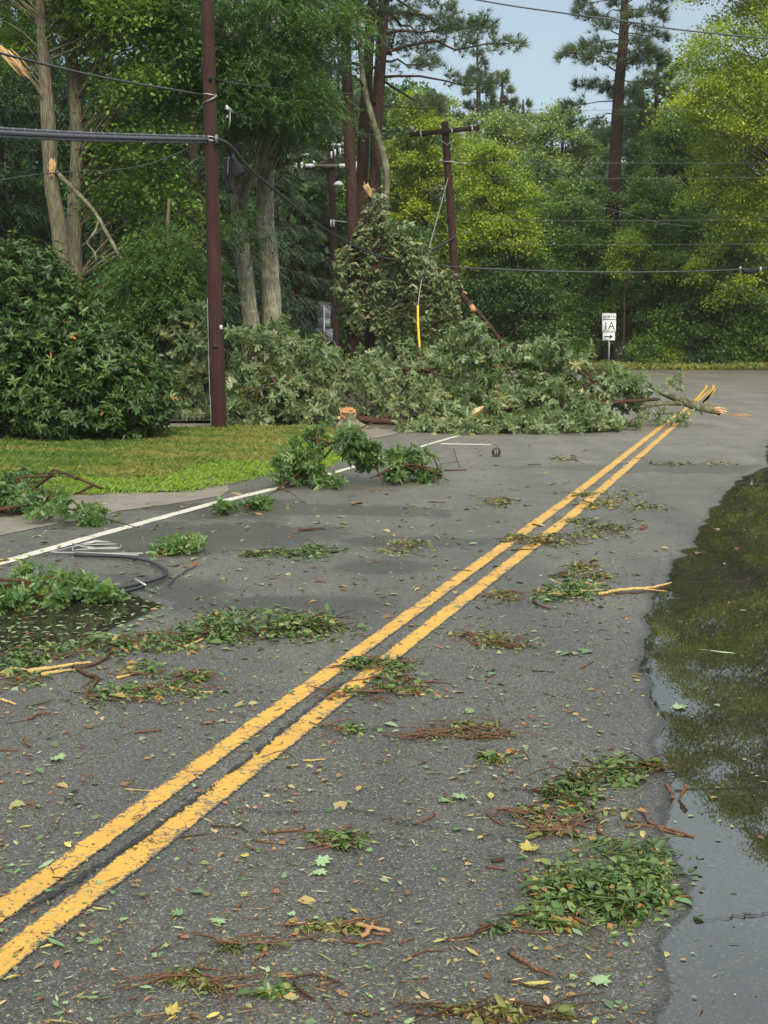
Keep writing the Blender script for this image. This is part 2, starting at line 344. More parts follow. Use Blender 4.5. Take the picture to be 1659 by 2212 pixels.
m, t, b, out = newmat('lawn_soil'); M_LAWN = m
g = N(t, 'ShaderNodeNewGeometry'); n1 = noise(t, g.outputs['Position'], 2, 5, .7)
t.links.new(ramp(t, [(.35, (.05, .07, .018)), (.65, (.13, .105, .04))], n1).outputs[0], b.inputs['Base Color']); b.inputs['Roughness'].default_value = .95
M_GRASS = leafmat('grass_blade', [(0, (.05, .105, .018)), (.3, (.10, .165, .026)), (.55, (.18, .19, .04)), (.72, (.28, .21, .065)), (.86, (.16, .25, .028)), (1, (.20, .31, .032))], back=(1, 1, 1), rough=.6, transl=.2, spec=.25)

G_OAKPALE = leafmat('pale_oak_leaf', [(0, (.06, .10, .032)), (.45, (.13, .18, .07)), (.8, (.21, .26, .125)), (1, (.27, .25, .09))], back=(1.5, 1.4, 1.7), rough=.4)
G_OAKDARK = leafmat('fresh_branch_leaf', [(0, (0.039, 0.085, 0.019)), (0.5, (0.072, 0.143, 0.034)), (1, (0.156, 0.227, 0.065))], back=(1.5, 1.4, 1.7), rough=.35)
G_MID = leafmat('mid_green_leaf', [(0, (.055, .115, .018)), (.5, (.105, .195, .028)), (1, (.20, .28, .045))])
G_DEEP = leafmat('deep_green_leaf', [(0, (.035, .08, .02)), (.6, (.07, .14, .034)), (1, (.13, .20, .05))])
G_BRIGHT = leafmat('bright_compound_leaf', [(0, (.035, .08, .02)), (.5, (.065, .13, .032)), (.85, (.105, .19, .04)), (1, (.16, .25, .05))])
G_YEL = leafmat('yellow_green_leaf', [(0, (.13, .19, .016)), (.5, (.235, .30, .02)), (.85, (.33, .38, .03)), (1, (.40, .38, .035))], transl=.3)
G_LIME = leafmat('lime_leaf', [(0, (.13, .20, .018)), (.5, (.235, .315, .022)), (.9, (.33, .38, .03)), (1, (.42, .36, .035))], transl=.3)
G_GREY = leafmat('grey_green_leaf', [(0, (.11, .17, .035)), (.6, (.18, .245, .06)), (1, (.25, .29, .075))])
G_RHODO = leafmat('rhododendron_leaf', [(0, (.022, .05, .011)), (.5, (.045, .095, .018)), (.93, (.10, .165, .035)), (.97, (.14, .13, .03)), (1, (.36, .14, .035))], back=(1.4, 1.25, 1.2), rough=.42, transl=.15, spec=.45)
G_PINE = leafmat('pine_needle', [(0, (.05, .08, .045)), (.6, (.09, .13, .068)), (1, (.15, .175, .08))], back=(1, 1, 1), rough=.5)
G_SPRUCE = leafmat('spruce_needle', [(0, (0.026, 0.052, 0.023)), (0.6, (0.052, 0.086, 0.039)), (1, (0.111, 0.137, 0.065))], back=(1, 1, 1), rough=.55, transl=.1)
G_HEML = leafmat('hemlock_needle', [(0, (0.021, 0.052, 0.018)), (0.6, (0.039, 0.091, 0.026)), (1, (0.078, 0.143, 0.039))], back=(1.2, 1.2, 1.4), rough=.5, transl=.12)
G_LITTER = leafmat('litter_leaf', [(0, (.07, .028, .012)), (.22, (.15, .07, .022)), (.4, (.30, .19, .06)), (.52, (.30, .26, .09)), (.6, (.06, .10, .03)), (.8, (.11, .17, .06)), (1, (.22, .27, .14))], back=(1.2, 1.2, 1.3), rough=.45, transl=.05)
G_CLUMP = leafmat('torn_leaf', [(0, (.03, .06, .014)), (.45, (.065, .115, .022)), (.8, (.13, .18, .045)), (.93, (.22, .22, .05)), (1, (.28, .13, .03))], back=(1.4, 1.35, 1.7), rough=.38, transl=.08)
G_CLUMPY = leafmat('torn_yellowing_leaf', [(0, (.05, .06, .014)), (.45, (.11, .13, .025)), (.8, (.2, .19, .045)), (.93, (.25, .15, .04)), (1, (.22, .09, .03))], rough=.4, transl=.08)
def solidleaf(name, c): return leafmat(name, [(0, tuple(x * .75 for x in c)), (1, tuple(x * 1.2 for x in c))], back=(1.1, 1.1, 1.2), rough=.42, transl=.05)
L_GREEN = solidleaf('fallen_leaf_green', (.11, .19, .06)); L_PALE = solidleaf('fallen_leaf_pale', (.22, .30, .13)); L_YELLOW = solidleaf('fallen_leaf_yellow', (.42, .33, .06)); L_BROWN = solidleaf('fallen_leaf_brown', (.26, .105, .035)); L_TAN = solidleaf('fallen_leaf_tan', (.42, .27, .12))

B_GREY = barkmat('grey_brown_bark', (.06, .052, .034), (.19, .168, .115), 16, .14, .03)
B_PALE = barkmat('pale_grey_bark', (.085, .08, .058), (.29, .27, .19), 16, .14, .03, lichen=(.27, .28, .2))
B_LICH = barkmat('lichen_bark', (.06, .055, .035), (.17, .16, .10), 14, .25, .02, lichen=(.21, .23, .15))
B_PINE = barkmat('pine_bark', (.018, .011, .008), (.075, .042, .032), 11, .3, .04)
B_DARK = barkmat('dark_bark', (.02, .015, .010), (.06, .045, .03), 14, .2, .02)
B_TWIG = barkmat('twig_bark', (.035, .018, .010), (.10, .055, .03), 40, .5, .004)
B_STICK = barkmat('red_brown_stick', (.07, .036, .022), (.19, .10, .058), 40, .5, .004)
B_STRAW = barkmat('stripped_stick', (.30, .19, .06), (.55, .40, .16), 40, .4, .003)
m, t, b, out = newmat('creosote_pole'); B_POLE = m
tc = N(t, 'ShaderNodeTexCoord'); mp = N(t, 'ShaderNodeMapping'); mp.inputs['Scale'].default_value = (1, 1, .035); t.links.new(tc.outputs['Object'], mp.inputs[0]); n1 = noise(t, mp.outputs[0], 34, 6, .75)
cr_ = N(t, 'ShaderNodeTexVoronoi', Scale=24.0, feature='DISTANCE_TO_EDGE'); t.links.new(mp.outputs[0], cr_.inputs['Vector']); n2 = noise(t, tc.outputs['Object'], 1.6, 5, .7)
c_ = ramp(t, [(.28, (.014, .006, .005)), (.5, (.036, .0145, .011)), (.75, (.075, .034, .026))], math_(t, 'ADD', math_(t, 'MULTIPLY', n1, .6), math_(t, 'MULTIPLY', n2, .4))).outputs[0]
ck = ramp(t, [(0, (.25, .25, .25)), (.035, (1, 1, 1))], cr_.outputs[0]).outputs[0]
t.links.new(mix(t, .75, c_, mix(t, 1.0, c_, ck, 'MULTIPLY')), b.inputs['Base Color']); b.inputs['Roughness'].default_value = .85; b.inputs['Specular IOR Level'].default_value = .25; bump(t, math_(t, 'ADD', n1, math_(t, 'MULTIPLY', cr_.outputs[0], 2)), .9, .008, b)
W_TORN = woodmat('torn_wood', (.28, .12, .045), (.46, .29, .13), (.62, .48, .29))
W_CUT = woodmat('cut_wood', (.36, .16, .05), (.52, .30, .13), (.64, .45, .25))
M_GALV = plain('galvanised_steel', (.36, .38, .38), .45, .6, .12, 60)
M_ALU = plain('sign_back_aluminium', (.20, .21, .22), .5, .5, .1, 15)
M_SIGNW = plain('sign_white', (.72, .74, .74), .4, 0, .05, 8)
M_BLACK = plain('black_lettering', (.015, .015, .016), .5)
M_CABLE = plain('black_cable', (.02, .02, .023), .45, 0, .3, 40)
M_GREYC = plain('grey_cable', (.055, .06, .072), .5, 0, .25, 30)
M_WIRE = plain('bright_wire', (.30, .30, .29), .45, .4, .1, 30)
M_PORC = plain('white_porcelain', (.5, .51, .51), .35)
M_DPORC = plain('grey_porcelain', (.16, .18, .2), .25)
M_YGUARD = plain('yellow_plastic', (.75, .46, .02), .45, 0, .1, 20)
M_BOX = plain('dark_plastic_box', (.012, .013, .014), .75, 0, .2, 12); M_BOX.node_tree.nodes['Principled BSDF'].inputs['Specular IOR Level'].default_value = .2
M_PVC = plain('grey_conduit', (.48, .5, .48), .5, 0, .15, 15)

# ------------------------------------------------------------------ the ground
def grid(name, x0, x1, y0, y1, step, z, mat, inside=None, zf=None, attr=None):
    xs = np.arange(x0, x1 + step / 2, step); ys = np.arange(y0, y1 + step / 2, step)
    X, Y = np.meshgrid(xs, ys); v = np.stack([X, Y, np.full_like(X, z)], -1).reshape(-1, 3)
    if zf is not None: v[:, 2] += zf(v[:, 0], v[:, 1])
    nx = len(xs); i, j = np.meshgrid(np.arange(len(ys) - 1), np.arange(nx - 1), indexing='ij')
    q = np.stack([i*nx + j, i*nx + j + 1, (i+1)*nx + j + 1, (i+1)*nx + j], -1).reshape(-1, 4)
    if inside is not None:
        ok = inside(v[:, 0], v[:, 1]); q = q[ok[q].all(1)]
        used = np.unique(q); mp = np.zeros(len(v), int); mp[used] = np.arange(len(used)); v = v[used]; q = mp[q]
    return mesh(name, v, [q], mat, attrs={k: f(v[:, 0], v[:, 1]) for k, f in (attr or {}).items()}, smooth=zf is not None)
def inpoly(poly):
    poly = np.asarray(poly)
    def f(x, y):
        r = np.zeros(len(x), bool); j = len(poly) - 1
        for i in range(len(poly)):
            xi, yi = poly[i]; xj, yj = poly[j]
            c = ((yi > y) != (yj > y)) & (x < (xj - xi) * (y - yi) / (yj - yi + 1e-12) + xi); r ^= c; j = i
        return r
    return f
def polydist(poly):
    poly = np.asarray(poly)
    def f(x, y):
        q = np.stack([x, y], -1); d = np.full(len(x), 1e9)
        for a, b in zip(poly, np.roll(poly, -1, 0)):
            ab = b - a; u = np.clip(((q - a) @ ab) / (ab @ ab + 1e-12), 0, 1); d = np.minimum(d, np.linalg.norm(q - a - u[:, None] * ab, axis=1))
        return np.where(inpoly(poly)(x, y), d, -d)
    return f
def sheet(name, poly, z, mat):
    poly = np.asarray(poly); v = np.c_[poly, np.full(len(poly), z)]
    a = 0.5 * np.sum(poly[:, 0] * np.roll(poly[:, 1], -1) - np.roll(poly[:, 0], -1) * poly[:, 1])
    idx = np.arange(len(v)) if a > 0 else np.arange(len(v))[::-1]
    return mesh(name, v, [idx[None]], mat)
def pp(*pts): return np.array([gp(*q) for q in pts])
def wig(poly, n, amp, seed):                         # resample an outline and roughen it
    rng = R0(seed); poly = np.asarray(poly); q = np.concatenate([poly, poly[:1]]); o = []
    for a, b in zip(q[:-1], q[1:]):
        k = max(1, int(np.linalg.norm(b - a) / n))
        for i in range(k): o.append(a + (b - a) * i / k + rng.standard_normal(2) * amp)
    return np.array(o)
def vnoise(x, y, s, seed=0):
    r = R0(seed); k = r.standard_normal((6, 2)); k = k / np.linalg.norm(k, axis=1, keepdims=True) * (1 + r.random((6, 1)) * 1.5); ph = r.random(6) * 6
    return sum(np.sin((k[i, 0] * x + k[i, 1] * y) / s + ph[i]) for i in range(6)) / 6

FAR = 55.5                                            # far kerb of the crossing road
struct('ground', sheet('ground', [(-400, -60), (400, -60), (400, 900), (-400, 900)], -.06, M_SOIL))
struct('road', sheet('road', [(-60, -8), (60, -8), (60, FAR), (-60, FAR)], 0, M_ASPH))
lawn_px = [(-500, 990), (-60, 966), (0, 958), (150, 950), (370, 932), (430, 933), (520, 931), (640, 930), (728, 931), (752, 950), (745, 985), (700, 1010), (600, 1022), (520, 1040), (400, 1062), (200, 1070), (0, 1074), (-500, 1095)]
LAWN = wig(pp(*lawn_px), .35, .035, 1)
TANP = wig(pp((-700, 1100), (-500, 1088), (0, 1070), (400, 1058), (520, 1036), (470, 1072), (370, 1090), (260, 1105), (190, 1122), (90, 1140), (0, 1158), (-500, 1260)), .4, .04, 2)
DRIVE = wig(pp((-200, 936), (300, 934), (370, 938), (520, 935), (740, 938), (800, 950), (885, 932), (870, 920), (740, 914), (400, 912), (-200, 915)), .5, .05, 3)
struct('shoulder', sheet('shoulder', TANP, .005, M_TAN))
ff = wig(np.array([(-60, 23.2), (-8, 22.6), (-3, 23.0), (.3, 23.4), (1.6, 25.5), (3.4, 31), (4.0, 37), (-60, 41)]), 1.0, .15, 4)
struct('forest_floor', grid('forest_floor', -60, 6, 22, 42, .5, .02, M_SOIL, inpoly(ff), lambda x, y: .05 * vnoise(x, y, .9, 3) + .03))
struct('driveway', sheet('driveway', DRIVE, .009, M_TAN))
lawn_d = polydist(LAWN)
lawn_z = lambda x, y: np.clip(lawn_d(x, y), 0, .6) * .16 + .02 * vnoise(x, y, .7, 5) * np.clip(lawn_d(x, y), 0, .3)
struct('lawn', grid('lawn', -12, 0, 11.5, 22.5, .2, .012, M_LAWN, lambda x, y: lawn_d(x, y) > -.08, lawn_z))
struct('far_bank', grid('far_bank', -80, 80, FAR - .5, 120, 1.0, -.02, M_SOIL, None, lambda x, y: np.clip((y - FAR) * .05, 0, 2.5) + .08 * vnoise(x, y, 1.3, 8)))

def grass(name, pts, h, wd, tint, seed, lean=.5):
    rng = R0(seed); mb = MB(); n = len(pts); d = np.c_[rng.standard_normal((n, 2)) * lean, np.ones(n)]
    x = nrm(np.c_[rng.standard_normal((n, 2)), np.zeros(n)]) * wd; H = (h * (.5 + .8 * rng.random(n)))[:, None]; d = nrm(d)
    bend = nrm(np.c_[d[:, :2], -.15 * np.ones(n)]) * .35
    v = np.stack([pts - x * .5, pts + x * .5, pts + d * H * .6 + x * .35, pts + (d * .95 + bend) * H], 1)
    mb.add(v.reshape(-1, 3), [(np.array([[0, 1, 2], [0, 2, 3]])[None] + (np.arange(n) * 4)[:, None, None]).reshape(-1, 3)], np.repeat(tint, 4))
    return tag(mb.build(name, M_GRASS), kind='stuff')
rng = R0(11)
q = np.c_[rng.uniform(-9.5, 0, 150000), rng.uniform(11.8, 22, 150000)]; dd = lawn_d(q[:, 0], q[:, 1]); q = q[dd > -.16 * rng.random(len(dd))**2]
near = np.linalg.norm(q - np.array(gp(560, 1030)), axis=1)
dry = np.clip(vnoise(q[:, 0], q[:, 1] * 1.6, .55, 6) * .7 + vnoise(q[:, 0], q[:, 1], .13, 16) * .55 - .06 + .45 * np.clip((q[:, 0] + 3.9) / 1.2, 0, 1) - .3 * (q[:, 1] > 18.6) * (q[:, 0] < -3.2), -.4, .6)
fresh = (lawn_d(q[:, 0], q[:, 1]) < .55 + .35 * vnoise(q[:, 0], q[:, 1], .8, 9)) & (q[:, 1] < 18.2) & (vnoise(q[:, 0], q[:, 1], .9, 14) > -.35)
tint = np.where(fresh, .86 + rng.random(len(q)) * .14, np.clip(.30 + dry * .5 + rng.standard_normal(len(q)) * .13, 0, .76))
tag(grass('lawn_grass', np.c_[q, lawn_z(q[:, 0], q[:, 1]) + .012], .06 * (1 + .5 * vnoise(q[:, 0], q[:, 1], .1, 21)), .009, tint, 12), 'mown grass of the roadside lawn with dry patches', None)
q = np.c_[rng.uniform(-14, 26, 16000), rng.uniform(FAR - .4, FAR + 3.0, 16000)]; q = q[(vnoise(q[:, 0], q[:, 1], .6, 4) + rng.standard_normal(len(q)) * .3 > -.35)]
tag(grass('verge_grass', np.c_[q, np.clip((q[:, 1] - FAR) * .05, 0, 2)], .34, .03, np.clip(.56 + .25 * vnoise(q[:, 0], q[:, 1], .9, 2) + rng.standard_normal(len(q)) * .14, 0, .8), 13, .7), 'rough grass along the far road edge', None)

# painted lines --------------------------------------------------------------------------
def stripe(name, L, Rr, mat, z=.005, step=.014, seed=0, jit=.0035):
    """a painted stripe between two edge polylines on the ground"""
    rng = R0(seed); L = np.asarray(L); Rr = np.asarray(Rr)
    def res(a, n):
        s = np.r_[0, np.cumsum(np.linalg.norm(np.diff(a, axis=0), axis=1))]; u = np.linspace(0, s[-1], n); return np.c_[np.interp(u, s, a[:, 0]), np.interp(u, s, a[:, 1])]
    n = int(np.linalg.norm(np.diff(L, axis=0), axis=1).sum() / step); a = res(L, n); b = res(Rr, n)
    ja = rng.standard_normal(n) * jit; jb = rng.standard_normal(n) * jit
    lat = nrm(b - a); a = a - lat * ja[:, None]; b = b + lat * jb[:, None]
    ks = [0, .12, .5, .88, 1]; v = np.stack([np.c_[a + (b - a) * k, np.full(n, z)] for k in ks], 1).reshape(-1, 3)
    i, j = np.meshgrid(np.arange(n - 1), np.arange(4), indexing='ij'); q = np.stack([i*5 + j, i*5 + j + 1, (i+1)*5 + j + 1, (i+1)*5 + j], -1).reshape(-1, 4)
    return tag(link(name, mesh(name, v, [q], mat, attrs={'edge': np.tile([1, .25, 0, .25, 1], n)})), kind='structure')
def K(*pts): return [(x / 1.4756, y / 1.4756) for x, y in pts]          # full-size photo points
c_l = pp(*K((-330, 3100), (0, 2864), (211, 2718), (900, 2222), (1081, 2098), (1394, 1875), (1775, 1605), (1926, 1492), (2131, 1335), (2222, 1276), (2262, 1240)))
c_r = pp(*K((-330, 3390), (0, 3125), (277, 2899), (473, 2750), (1124, 2222), (1394, 2002), (1821, 1663), (2001, 1503), (2182, 1337), (2255, 1276), (2285, 1240)))
def mid(k): return c_l + (c_r - c_l) * k
stripe('yellow_line', mid(0), mid(.355), M_YEL, seed=1); stripe('yellow_line', mid(.645), mid(1), M_YEL, seed=2)
def bend(px, wd, seed):
    c = spline(np.c_[pp(*px), np.zeros(len(px))], np.ones(len(px)), 8)[0][:, :2]; n_ = nrm(np.gradient(c, axis=0))[:, ::-1] * np.array([-1, 1]); stripe('yellow_line', c - n_ * wd / 2, c + n_ * wd / 2, M_YEL, seed=seed)
bend([(1490, 880), (1502, 866), (1517, 848), (1524, 840), (1526, 835), (1525, 832)], .10, 3)
bend([(1508, 884), (1522, 868), (1535, 848), (1540, 839.5), (1542, 835), (1541, 832)], .10, 4)
stripe('white_line', pp((-300, 1293), (0, 1212), (200, 1155), (450, 1087), (600, 1051), (720, 1019), (830, 987), (930, 957), (1030, 928)), pp((-300, 1306), (0, 1223), (200, 1165), (450, 1095), (600, 1058), (720, 1025), (830, 992), (930, 961), (1035, 931)), M_WHT, seed=5)
stripe('white_line', pp((952, 958), (1060, 960)), pp((952, 960.5), (1060, 962)), M_WHT, seed=6)
def crack(px, wpx, seed):
    rng = R0(seed); a = pp(*px); s = np.r_[0, np.cumsum(np.linalg.norm(np.diff(a, axis=0), axis=1))]; n = max(8, int(s[-1] / .012)); u = np.linspace(0, s[-1], n)
    c = np.c_[np.interp(u, s, a[:, 0]), np.interp(u, s, a[:, 1])]; nn = nrm(np.gradient(c, axis=0))[:, ::-1] * np.array([-1, 1])
    c = c + nn * (rng.standard_normal(n) * .006 + np.cumsum(rng.standard_normal(n)) * .002)[:, None]
    hw = wpx * (.25 + 1.1 * np.abs(np.convolve(rng.standard_normal(n + 6), np.ones(7) / 7, 'valid')[:n]) * 1.6 + .25 * rng.random(n))[:, None] * np.clip(np.minimum(u, s[-1] - u) / .15, .15, 1)[:, None] / 2
    v = np.c_[np.stack([c - nn * hw, c + nn * hw], 1).reshape(-1, 2), np.full(2 * n, .0095)]
    i = np.arange(n - 1) * 2; q = np.stack([i, i + 1, i + 3, i + 2], -1)
    return tag(link('road_crack', mesh('road_crack', v, [q], M_CRACK)), kind='structure')
crack([(20, 1990), (110, 1940), (200, 1880), (265, 1835), (330, 1790), (400, 1740), (470, 1690)], .022, 1)
crack([(470, 1690), (540, 1640), (600, 1585), (680, 1520), (750, 1470)], .014, 2)
crack([(470, 1752), (640, 1762), (760, 1756), (830, 1770), (880, 1785), (960, 1800), (1080, 1818), (1180, 1830)], .007, 3)
crack([(360, 1270), (380, 1250), (430, 1225), (470, 1215)], .018, 4)
crack([(1476, 1996), (1540, 1988), (1600, 1978), (1700, 1966)], .006, 5)

# puddles --------------------------------------------------------------------------------
def puddle(px, seed, step, amp):
    poly = wig(pp(*px), .18, amp, seed); f = polydist(poly); lo = poly.min(0); hi = poly.max(0)
    return struct('puddle', grid('puddle', lo[0] - step, hi[0] + step, lo[1] - step, hi[1] + step, step, .0006, M_PUD, lambda x, y: f(x, y) > -.12, lambda x, y: .005 * np.clip((f(x, y) + .1) / .1, 0, 1), {'depth': f}))
puddle([(1668, 940), (1655, 965), (1652, 1010), (1612, 1028), (1590, 1040), (1572, 1058), (1548, 1085), (1528, 1112), (1508, 1140), (1500, 1172), (1462, 1200), (1452, 1222), (1432, 1262), (1400, 1302), (1386, 1335), (1388, 1450), (1396, 1530), (1406, 1600), (1424, 1655), (1440, 1720), (1448, 1800), (1452, 1860), (1470, 1910), (1478, 1960), (1440, 2060), (1410, 2150), (1380, 2260), (2600, 2260), (2600, 1300), (2200, 1000)], 1, .05, .025)
puddle([(-500, 1265), (0, 1268), (110, 1245), (200, 1250), (260, 1275), (330, 1290), (350, 1310), (300, 1335), (255, 1358), (200, 1385), (100, 1405), (0, 1420), (-500, 1500)], 2, .05, .03)

# ------------------------------------------------------------------ trees
def limb_to(mb, tp, tr, end, rng, r=None, kink=.12):
    """a limb from the trunk line tp to a point in the crown"""
    hd = np.linalg.norm(tp[:, :2] - end[:2], axis=1)
    zt = end[2] - .55 * hd.min() - .3
    i = int(np.argmin(np.abs(tp[:, 2] - zt))); a = tp[i]
    L = np.linalg.norm(end - a); r = r or min(tr[i] * .4, .008 + .009 * L)
    m1 = a + (end - a) * .4 + rng.standard_normal(3) * kink * L * .35 + np.array([0, 0, .06 * L]); m2 = a + (end - a) * .75 + rng.standard_normal(3) * kink * L * .25 + np.array([0, 0, .05 * L])
    mb.tube(np.array([a, m1, m2, end]), [r, r * .7, r * .45, r * .2], 5, smooth_n=2, cap=False)
def E(px, py, Y, rx, ry, rd=None):                   # an ellipsoid of crown, given where the photo shows it
    c = P(px, py, Y); k = Y / F; return (*c, rx * k, rd if rd else rx * k, ry * k)
def sample_blobs(blobs, n, rng, lo=.3, pw=.45):
    bl = np.array(blobs); vol = (bl[:, 3] * bl[:, 4] * bl[:, 5])**.75; i = rng.choice(len(bl), n, p=vol / vol.sum())
    d = nrm(rng.standard_normal((n, 3))); r = (lo + (1 - lo) * rng.random(n)**pw)[:, None]
    return bl[i, :3] + d * r * bl[i, 3:6], d, i
def crown_leaves(style, c, out, clr, per, ls, mat_tint, rng, mb):
    if style == 'leaf' and c[:, 1].mean() > 40: per = int(per * 1.9); ls = ls * .74
    n = len(c)
    lay = np.array([.5, .5, .24]) if style in ('leaf', 'dia') else np.array([.5, .5, .26])
    g_ = rng.standard_normal((n * per, 3)) * np.repeat(clr, per)[:, None] * lay
    oh = np.repeat(nrm(out * np.array([1, 1, 0]) + 1e-6), per, 0); fall = (g_ * oh).sum(1); g_[:, 2] -= .38 * np.maximum(fall, 0) + .12 * np.abs(fall)
    pos = np.repeat(c, per, 0) + g_
    d = oh * .5 + rng.standard_normal((n * per, 3)) * np.array([.6, .6, .3]) + np.array([0, 0, -.22])
    t = np.clip(np.repeat(rng.normal(.45, .2, n), per) + rng.normal(0, .07, n * per) + mat_tint, 0, 1)
    if style == 'leaf' and c[:, 1].mean() > 40: leaves(mb, pos, d, ls * (.7 + .6 * rng.random(n * per)), ls * .7, rng, upj=.42, tint=t, shape='dia')
    elif style == 'leaf': leaves(mb, pos, d, ls * (.7 + .6 * rng.random(n * per)), ls * .62, rng, upj=.42, tint=t, shape='lens')
    elif style == 'dia': leaves(mb, pos, d, ls * (.7 + .6 * rng.random(n * per)), ls * .8, rng, upj=.45, tint=t, shape='dia')
    elif style == 'whorl': whorls(mb, pos, d + np.array([0, 0, .1]), 5, ls, ls * .5, rng, 1.15, .35, tint=t)
    elif style == 'pinnate': pinnate(mb, pos, d + np.array([0, 0, .1]), 6, ls * 3.0, ls, ls * .42, rng, .45, tint=t)
def broadleaf(name, label, tp, tr, blobs, nclump, per, ls, mat, bark, seed, style='leaf', clr=.7, cat='tree', group=None, tint=0, trunk_rough=.05, extra_trunks=(), limbs=True, seg=14, crown=True):
    rng = R0(seed); tp = np.asarray(tp, float); base = tp[0].copy(); root = thing(name, label, cat, base, group)
    sp, sr = spline(tp, np.asarray(tr, float), 6)
    trunks = [(sp, sr)] + [spline(np.asarray(a, float), np.asarray(b, float), 6) for a, b in extra_trunks]
    mbs = []
    for a, b in trunks:
        mb = MB(); mb.tube(a, b, seg, trunk_rough, rng); mbs.append(mb)
    if crown:
        c, d, i = sample_blobs(blobs, nclump, rng)
        ml = MB(); crown_leaves(style, c, d, clr * (.6 + .8 * rng.random(nclump)), per, ls, tint, rng, ml)
        if limbs:
            for k in range(0, nclump, 1 if nclump < 70 else 2):
                j = int(np.argmin([np.linalg.norm(a[:, :2] - c[k, :2], axis=1).min() for a, b in trunks]))
                limb_to(mbs[j], *trunks[j], c[k], rng)
        ml.build('crown', mat, root, base)
    for mb in mbs: mb.build('trunk', bark, root, base, smooth=True)
    return root
def trunk_px(pts, Y):                               # pts: (px, py, width_px)
    a = np.array([P(x, y, Y) for x, y, _ in pts]); r = [wd / 2 * Y / F for *_, wd in pts]; return a, r
def conifer(name, label, base, H, r0, crown0, Rmax, mat, bark, seed, kind='spruce', whorl=None, group=None, lean=(0, 0), top_r=.2, dens=1.0, cat='tree', tuft=(12, .2, .018), droop=.25, tp=None, tr=None, branch_r=1.0, flat=0, px_len=1.0):
    rng = R0(seed); base = np.asarray(base, float); root = thing(name, label, cat, base, group)
    if tp is None:
        tp = np.array([base, base + np.array([lean[0] * .4, lean[1] * .4, H * .45]), base + np.array([lean[0], lean[1], H])]); tr = [r0, r0 * .7, .02]
    sp, sr = spline(np.asarray(tp, float), np.asarray(tr, float), 8)
    mb = MB(); mb.tube(sp, sr, 12, .06, rng); ml = MB(); z0 = crown0; step = whorl or .45; z = z0
    while z < H - .15:
        f = (z - z0) / (H - z0); k = rng.integers(3, 6)
        Lr = Rmax * ((1 - f)**.75 if kind != 'pine' else (.45 + .75 * np.sin(min(1, f * 1.15 + .12) * pi) * .8) * (1 - f**4)) + .15
        az0 = rng.random() * 6
        for i in range(k):
            az = az0 + i / k * 2 * pi + rng.normal(0, .3); L = Lr * (.6 + .55 * rng.random()); zz = base[2] + z + rng.normal(0, step * .3)
            j = int(np.argmin(np.abs(sp[:, 2] - zz))); a = sp[j]
            h = np.array([cos(az), sin(az), 0]); up = (.25 if kind == 'pine' else .05 + .35 * f) * (1 if kind != 'pine' else rng.uniform(-.3, 1.2))
            s = np.linspace(0, 1, 6); br = a + h * (s * L)[:, None]; br[:, 2] += up * L * s - droop * L * s**2 + (0 if kind == 'pine' else .12 * L * np.clip(s - .7, 0, 1) * 2)
            br[1:] += rng.standard_normal((5, 3)) * .03 * L
            rb = max(.01, min(sr[j] * .35, .012 * L * 1.2)) * branch_r
            mb.tube(br, np.linspace(rb, rb * .25, 6), 5, cap=False)
            nt_ = max(3, int(L * (9 if kind == 'pine' else 11) * dens)); u = np.sqrt(rng.uniform(.12 if kind != 'pine' else .3, 1, nt_)); bp = np.stack([np.interp(u, s, br[:, q]) for q in range(3)], 1)
            lat = np.array([-h[1], h[0], 0]); sd = rng.choice([-1, 1], nt_); wdt = (1.15 - u) * L * .45 * rng.random(nt_)
            tpz = bp + lat * (sd * wdt)[:, None] + h * (wdt * .4)[:, None]; dirs = h * .6 + lat * (sd * .6)[:, None] + rng.standard_normal((nt_, 3)) * .25
            tt = np.clip(rng.normal(.5, .2) + rng.normal(0, .15, nt_), 0, 1)
            if kind == 'pine':
                tpz[:, 2] += rng.normal(.05, .12, nt_); dirs[:, 2] += .35; tufts(ml, tpz, dirs, tuft[0], tuft[1], tuft[2], rng, tint=tt)
            else:
                dirs[:, 2] -= .25; pinnate(ml, tpz, dirs, 7, .45 * px_len, .16 * px_len, .045 * px_len, rng, .5, tint=tt, ang=.9)
        z += step * (.75 + .5 * rng.random()) * (1 if kind != 'pine' else 1.3)
    ml.build('crown', mat, root, base); mb.build('trunk', bark, root, base, smooth=True)
    return root
def copy_thing(o, loc, rz, label, s=1.0, sz=1.0):
    c = o.copy(); C.objects.link(c); c.location = loc; c.rotation_euler = (0, 0, rz); c.scale = (s, s, s * sz); c['label'] = label
    for ch in o.children:
        d = ch.copy(); C.objects.link(d); d.parent = c
    return c
def torn(root, pts, wd, Y, seed, base, n=9):
    n = n * 2
    """splintered bare wood along a line given in the photo"""
    rng = R0(seed); a = np.array([P(x, y, Y) for x, y in pts]); mb = MB(); k = Y / F
    core = a[0] + (a[-1] - a[0]) * np.linspace(0, .92, 7)[:, None] + np.array([0, -wd * k * .2, 0]); core[1:-1] += rng.standard_normal((5, 3)) * wd * k * .05
    mb.tube(core, np.array([.75, 1, .95, .85, .7, .45, .12]) * wd * k * .36, 9, .22, rng, tint=.35)
    for i in range(n):
        o = rng.standard_normal(3) * wd * k * .24; o[1] -= wd * k * .25; s0 = rng.uniform(-.03, .25); s1 = rng.uniform(.4, .98)
        q = a[0] + (a[-1] - a[0]) * np.linspace(s0, s1, 4)[:, None] + o; q[1:-1] += rng.standard_normal((2, 3)) * wd * k * .06
        mb.tube(q, np.array([.5, 1, .6, .05]) * wd * k * rng.uniform(.05, .12), 5, .15, rng, tint=rng.random())
    return mb.build('torn_wood', W_TORN, root, base)
def gz(px, Y): return np.array([(px - CX) / F * Y * 1.0, Y, 0.0])

